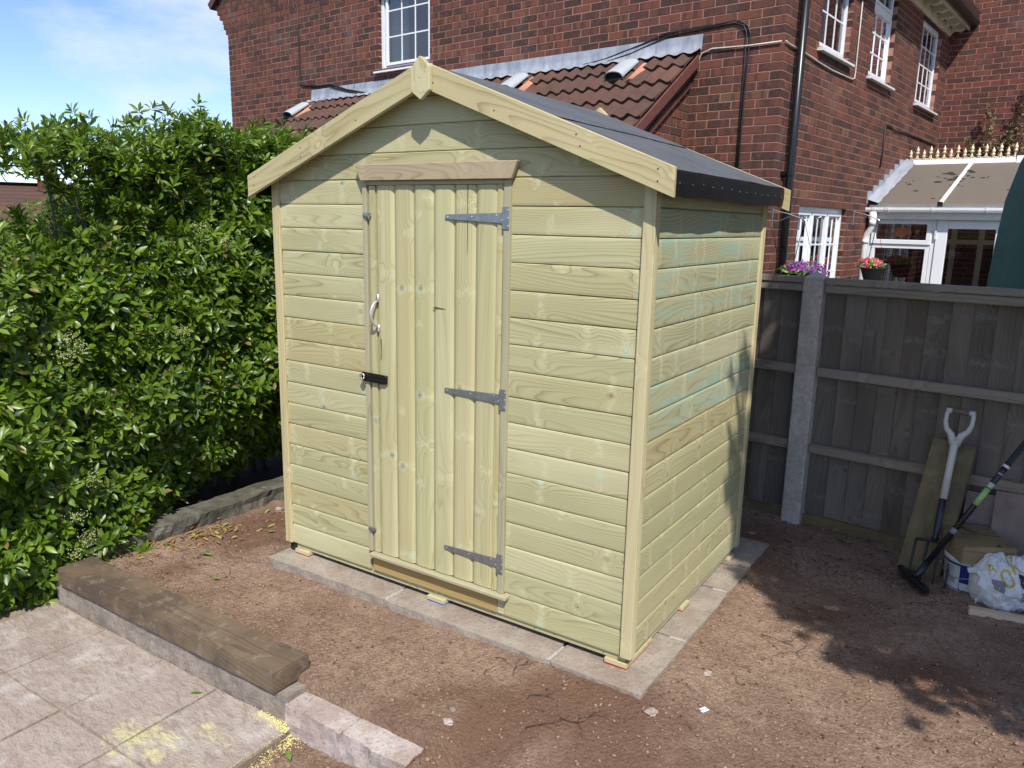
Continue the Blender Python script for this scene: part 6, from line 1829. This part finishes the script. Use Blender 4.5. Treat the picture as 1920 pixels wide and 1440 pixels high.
cl = tag(add('withered_climber', None, None, HM @ T(.75, 6.12, 2.2)), 'brown withered climbing plant on the brick wall behind the gold cresting', 'climber')
rng = np.random.default_rng(33); rr = random.Random(33)
m = MB(); PP = []
spines = [[(.72, 2.1), (.70, 2.6), (.66, 2.95), (.62, 3.25)], [(.75, 2.1), (.82, 2.6), (.95, 2.95), (1.06, 3.35)], [(.72, 2.1), (.60, 2.45), (.48, 2.65), (.42, 2.80)], [(.75, 2.1), (.86, 2.45), (.92, 2.7), (.94, 2.85)], [(.95, 2.2), (1.05, 2.6), (1.08, 3.0), (1.10, 3.6)]]
for sp in spines:
    pts = [(a, 6.16 + rr.uniform(-.05, .02), b) for a, b in sp]
    m.tube(pts, [.010, .008, .006, .003], 5)
    for k_ in range(130):
        s = rr.random() ** .8 * 3; i = min(2, int(s)); f = s - i
        w = .13 * (1 - s / 3.4)
        PP.append((pts[i][0] * (1 - f) + pts[i + 1][0] * f + rr.gauss(0, w * .7), 6.14 - abs(rr.gauss(0, .07)), pts[i][2] * (1 - f) + pts[i + 1][2] * f + rr.gauss(0, .05)))
for k_ in range(26):
    b = PP[rr.randrange(len(PP))]; m.tube([b, (b[0] + rr.uniform(-.12, .12), b[1], b[2] + rr.uniform(.05, .22))], .0022, 3)
add('stems', m.mesh('stems'), cl, HM, M['stem'])
PP = np.array(PP)
tag(add('foliage', leaves_mesh('foliage', rosettes(PP, rng.normal(0, 1, PP.shape) + np.array([[0, -.6, .2]]), 4, .036, rng, wr=.7)), cl, HM, M['leaf_dead']), kind='stuff')

pa = tag(add('garden_parasol', None, None, HM @ T(2.27, -1.0, -.4)), 'folded dark green garden parasol behind the fence at the right edge', 'parasol')
m = MB(); nA = 64; prof = [(.035, 2.42), (.10, 2.33), (.19, 2.16), (.26, 1.98), (.305, 1.74), (.325, 1.45), (.335, 1.15), (.34, .85), (.33, .80)]
V = []
for r_, z_ in prof:
    for k_ in range(nA):
        a = 2 * math.pi * k_ / nA
        f = 1 + .085 * math.sin(8 * a + .6 + .5 * z_) * min(1, r_ / .2) + .03 * math.sin(13 * a + z_ * 3)
        V.append((2.27 + r_ * f * math.cos(a), -1.0 + r_ * f * math.sin(a), z_))
m.add(V, [(i * nA + k_, i * nA + (k_ + 1) % nA, (i + 1) * nA + (k_ + 1) % nA, (i + 1) * nA + k_) for i in range(len(prof) - 1) for k_ in range(nA)])
add('canopy', m.mesh('canopy', smooth=True), pa, HM, M['parasol'])
m = MB(); m.tube([(2.27, -1.0, -.4), (2.27, -1.0, 2.5)], .024, 10); add('pole', m.mesh('pole', smooth=True), pa, HM, M['grey_stem'])
m = MB(); m.lathe([(.30, -.4), (.30, -.34), (.06, -.30), (.03, -.2)], 20, T(2.27, -1.0, 0)); add('base', m.mesh('base'), pa, HM, M['dark_metal'])

# ------------------------------------------------------------------ distant house past the hedge
fd = Vector((-.905, .425, 0)); fr_ = Vector((.425, .905, 0))
fo = Vector((CAM.x, CAM.y, 0)) + fd * 26
fo = fo + fr_ * .95
FHM = FRAME((fo.x, fo.y, -.42), fr_, fd, (0, 0, 1))
fh = tag(add('distant_house', None, None, FHM @ T(0, 2, -.4)), 'distant low house with brown tiled roofs and a chimney pot beyond the hedge', 'house')
m = MB(); m.box((-9, 1.2, -.42), (.5, 7.5, 1.50)); m.box((-9, -.6, -.42), (1.35, 1.2, 1.1)); add('walls', m.mesh('walls'), fh, FHM, M['brick_far'])
def tiled_slope(x0, x1, y0, z0, y1, z1, nrow, name):
    m = MB()
    for i in range(nrow):
        a, b = i / nrow, (i + 1) / nrow
        ya, yb, za, zb = y0 + (y1 - y0) * a, y0 + (y1 - y0) * (b + .06), z0 + (z1 - z0) * a, z0 + (z1 - z0) * (b + .06)
        m.add([(x0, ya, za + .03), (x1, ya, za + .03), (x1, yb, zb), (x0, yb, zb), (x0, ya, za - .02), (x1, ya, za - .02)], [(0, 1, 2, 3), (4, 5, 1, 0)])
    return add(name, m.mesh(name), fh, FHM, M['tile'])
r1 = tiled_slope(-9.2, .6, .9, 1.42, 4.3, 2.78, 12, 'roof')
tiled_slope(-9.2, .6, 7.7, 1.42, 4.3, 2.78, 8, 'roof')
tiled_slope(-9.2, 1.5, -.9, 1.02, 1.25, 1.62, 8, 'roof')
m = MB(); m.box((-.55, 3.9, 2.5), (.25, 4.7, 2.95)); ch = add('chimney', m.mesh('chimney'), r1, FHM, M['brick_far'])
m = MB(); m.lathe([(.22, 0), (.20, .5), (.23, .52), (.24, .62), (.17, .72), (.13, .78), (.13, .95), (.10, .95), (.10, .5)], 14, T(-.15, 4.3, 2.9)); add('chimney_pot', m.mesh('chimney_pot', smooth=False), r1, FHM, M['terracotta'])

# ------------------------------------------------------------------ litter on the soil
def clods(n, xr, yr, smin, smax, name, mat, seed, power=2.2, avoid=True, emb=.35):
    rng = np.random.default_rng(seed)
    x, y = rng.uniform(*xr, n), rng.uniform(*yr, n)
    ok = ~((x > -1.86) & (x < .11) & (y > -.12) & (y < 1.52)) & ~((x < -.38) & (y < -.58) & (y > -.79)) & ~((x < -.9) & (y < -.58))
    x, y = x[ok], y[ok]; n = len(x)
    bm = bmesh.new(); bmesh.ops.create_icosphere(bm, subdivisions=1, radius=1.0)
    bv = np.array([v.co[:] for v in bm.verts]); bf = np.array([[v.index for v in f.verts] for f in bm.faces]); bm.free()
    s = smin + (smax - smin) * rng.random(n) ** power
    z = soil_h(x, y)
    ang = rng.uniform(0, 6.28, n)
    V = bv[None] * (s[:, None, None] * rng.uniform(.6, 1.25, (n, 1, 3))) * (1 + .28 * rng.normal(0, 1, (n, len(bv), 1)))
    V[:, :, 2] *= .7
    c, s_ = np.cos(ang)[:, None], np.sin(ang)[:, None]
    X = V[:, :, 0] * c - V[:, :, 1] * s_; Y = V[:, :, 0] * s_ + V[:, :, 1] * c
    V = np.stack([X + x[:, None], Y + y[:, None], V[:, :, 2] + (z + s * emb)[:, None]], 2)
    F = (bf[None] + (np.arange(n) * len(bv))[:, None, None]).reshape(-1, 3)
    o = add(name, np_mesh(name, V.reshape(-1, 3), None, F), None, None, mat)
    tag(o, kind='stuff'); return o
tag(clods(11000, (-2.5, 1.6), (-1.6, 2.0), .0014, .008, 'soil_crumbs', M['clod'], 51), 'loose crumbs of red brown soil over the bare ground', 'soil crumbs')
tag(clods(2200, (-2.5, 1.5), (-1.6, 1.9), .001, .0038, 'pale_grit', M['pebble'], 52), 'pale grit and tiny pebbles scattered over the bare soil', 'grit')
tag(clods(6000, (-2.5, 1.6), (-1.6, 2.0), .0012, .006, 'dark_crumbs', M['clod_dark'], 53), 'small dark crumbs and bark bits over the bare soil', 'dark crumbs')
rng = np.random.default_rng(61); rr = random.Random(61)
m = MB()
def root(x, y, L, a, r, wig=.5):
    pts = []
    for i in range(8):
        h = float(soil_h(x, y)) + .004 + .007 * abs(math.sin(i * 1.3))
        pts.append((x, y, h)); a += rr.gauss(0, wig); x += L / 7 * math.cos(a); y += L / 7 * math.sin(a)
    m.tube(pts, [r * (1 - .75 * i / 7) for i in range(8)], 5); return pts
for k_ in range(55):
    x, y = rr.uniform(-.6, 1.4), rr.uniform(-1.0, 1.6)
    if -1.86 < x < .13 and -.14 < y < 1.52: continue
    if x < -.36 and y < -.56: continue
    root(x, y, rr.uniform(.03, .14), rr.uniform(0, 6.28), rr.uniform(.0007, .0016))
for (x, y, L, a) in ((.36, .95, .22, -1.0), (.30, .62, .3, -.15), (.55, .78, .2, -.6), (-.18, -.42, .16, .9), (-.25, -.3, .13, .7), (-.36, -.22, .12, 1.2), (-.1, -.33, .2, -.6), (.75, 1.30, .28, .25), (.62, 1.52, .2, 2.2), (.35, 1.35, .22, 1.2)):
    p_ = root(x, y, L, a, .0016, .45)
    for q in (2, 4): root(p_[q][0], p_[q][1], L * .5, a + rr.choice((-.8, .8)), .0012, .4)
for k_ in range(70):
    x, y = rr.uniform(.15, 1.1), rr.uniform(1.4, 2.0)
    root(x, y, rr.uniform(.03, .10), rr.uniform(0, 6.28), rr.uniform(.0012, .003))
for k_ in range(60):
    x, y = rr.uniform(-2.5, -1.9), rr.uniform(-.5, .7)
    root(x, y, rr.uniform(.03, .10), rr.uniform(0, 6.28), rr.uniform(.0008, .0018))
o = add('dead_roots', m.mesh('dead_roots', smooth=True), None, None, M['twig']); tag(o, 'thin dark dead roots and twigs lying on the soil', 'roots', None, 'stuff')
def litter(cs, n, sig, L, mat, name, seed, lab, cat):
    rng = np.random.default_rng(seed); P = []
    for (x, y, k_) in cs:
        for _ in range(int(n * k_)):
            a, b = x + rng.normal(0, sig), y + rng.normal(0, sig * 1.4)
            a = max(a, -2.52); P.append((a, b, float(soil_h(a, b)) + .006 + rng.random() * .008))
    P = np.array(P); k_ = len(P)
    D = np.stack([rng.normal(0, 1, k_), rng.normal(0, 1, k_), rng.normal(0, .18, k_)], 1); N = np.stack([rng.normal(0, .35, k_), rng.normal(0, .35, k_), np.ones(k_)], 1)
    Ls = L * rng.uniform(.6, 1.2, k_)
    o = add(name, leaves_mesh(name, leaf_arrays(P, D, N, Ls, Ls * .30)), None, None, mat); tag(o, lab, cat, None, 'stuff')
litter([(-2.42, -.32, .8), (-2.40, -.12, 1.0), (-2.38, .02, .9), (-2.3, -.02, .4), (-2.28, .44, 1.0), (-2.34, .55, .8), (-2.2, .2, .25)], 34, .06, .045, M['leaf_litter'], 'leaf_litter', 71, 'orange and yellow fallen leaves along the mossy kerb', 'fallen leaves')
def fresh(x, y, L, a, z, lab, mat='leaf_fresh'):
    v = leaf_arrays(np.array([[0, 0, 0.]]), np.array([[math.cos(a), math.sin(a), .12]]), np.array([[.1, .1, 1.]]), np.array([L]), np.array([L * .30]))
    o = add('fallen_leaf', leaves_mesh('fallen_leaf', v), None, T(x, y, z), M[mat]); tag(o, lab, 'leaf', 'single fallen green leaves')
fresh(-2.20, -.22, .07, .3, float(soil_h(-2.2, -.22)) + .012, 'green fallen leaf at the edge of the orange leaf litter')
fresh(-1.39, -.845, .045, .7, -.200, 'bright green leaf scrap on the patio flags below the sleeper')
fresh(-.86, -.845, .055, -.45, -.215, 'green leaf on the soil beside the pink white edging stones')
fresh(-1.93, -.36, .05, .6, float(soil_h(-1.93, -.36)) + .010, 'small green leaf on bare soil between the sleeper and the slabs')
fresh(-.70, -.93, .05, .5, -.212, 'yellow leaf scrap on the soil below the border stones', 'leaf_litter')
fresh(-2.14, .13, .05, 1.1, float(soil_h(-2.14, .13)) + .010, 'green fallen leaf on the soil left of the nearest slab corner')
# yellow sawdust along the end of the patio
rng = np.random.default_rng(81); n = 2600
x = np.concatenate([rng.normal(-.905, .018, 1500), rng.normal(-.98, .05, 500), rng.normal(-1.0, .06, 600)]); yv = np.concatenate([rng.uniform(-1.25, -.77, 1500), rng.uniform(-.80, -.755, 500), rng.normal(-.765, .012, 600)])
keep = rng.random(n) < (.35 + .65 * (fbm(x, yv, 18, 2, 83) > -.05)); x, yv = x[keep], yv[keep]; n = len(x)
zz = np.where(x > -.926, soil_h(x, yv) + .002, -.205)
s = rng.uniform(.0012, .0036, n)
tet = np.array([(1, 0, -.5), (-.5, .9, -.5), (-.5, -.9, -.5), (0, 0, .7)])
V = tet[None] * s[:, None, None] * rng.uniform(.6, 1.5, (n, 4, 3)) + np.stack([x, yv, zz], 1)[:, None]
F = (np.array([(0, 2, 1), (0, 1, 3), (1, 2, 3), (2, 0, 3)])[None] + (np.arange(n) * 4)[:, None, None]).reshape(-1, 3)
o = add('sawdust', np_mesh('sawdust', V.reshape(-1, 3), None, F), None, None, plain('yellow_sawdust', (.72, .63, .28), .9)); tag(o, 'pale yellow sawdust along the end of the patio', 'sawdust', None, 'stuff')
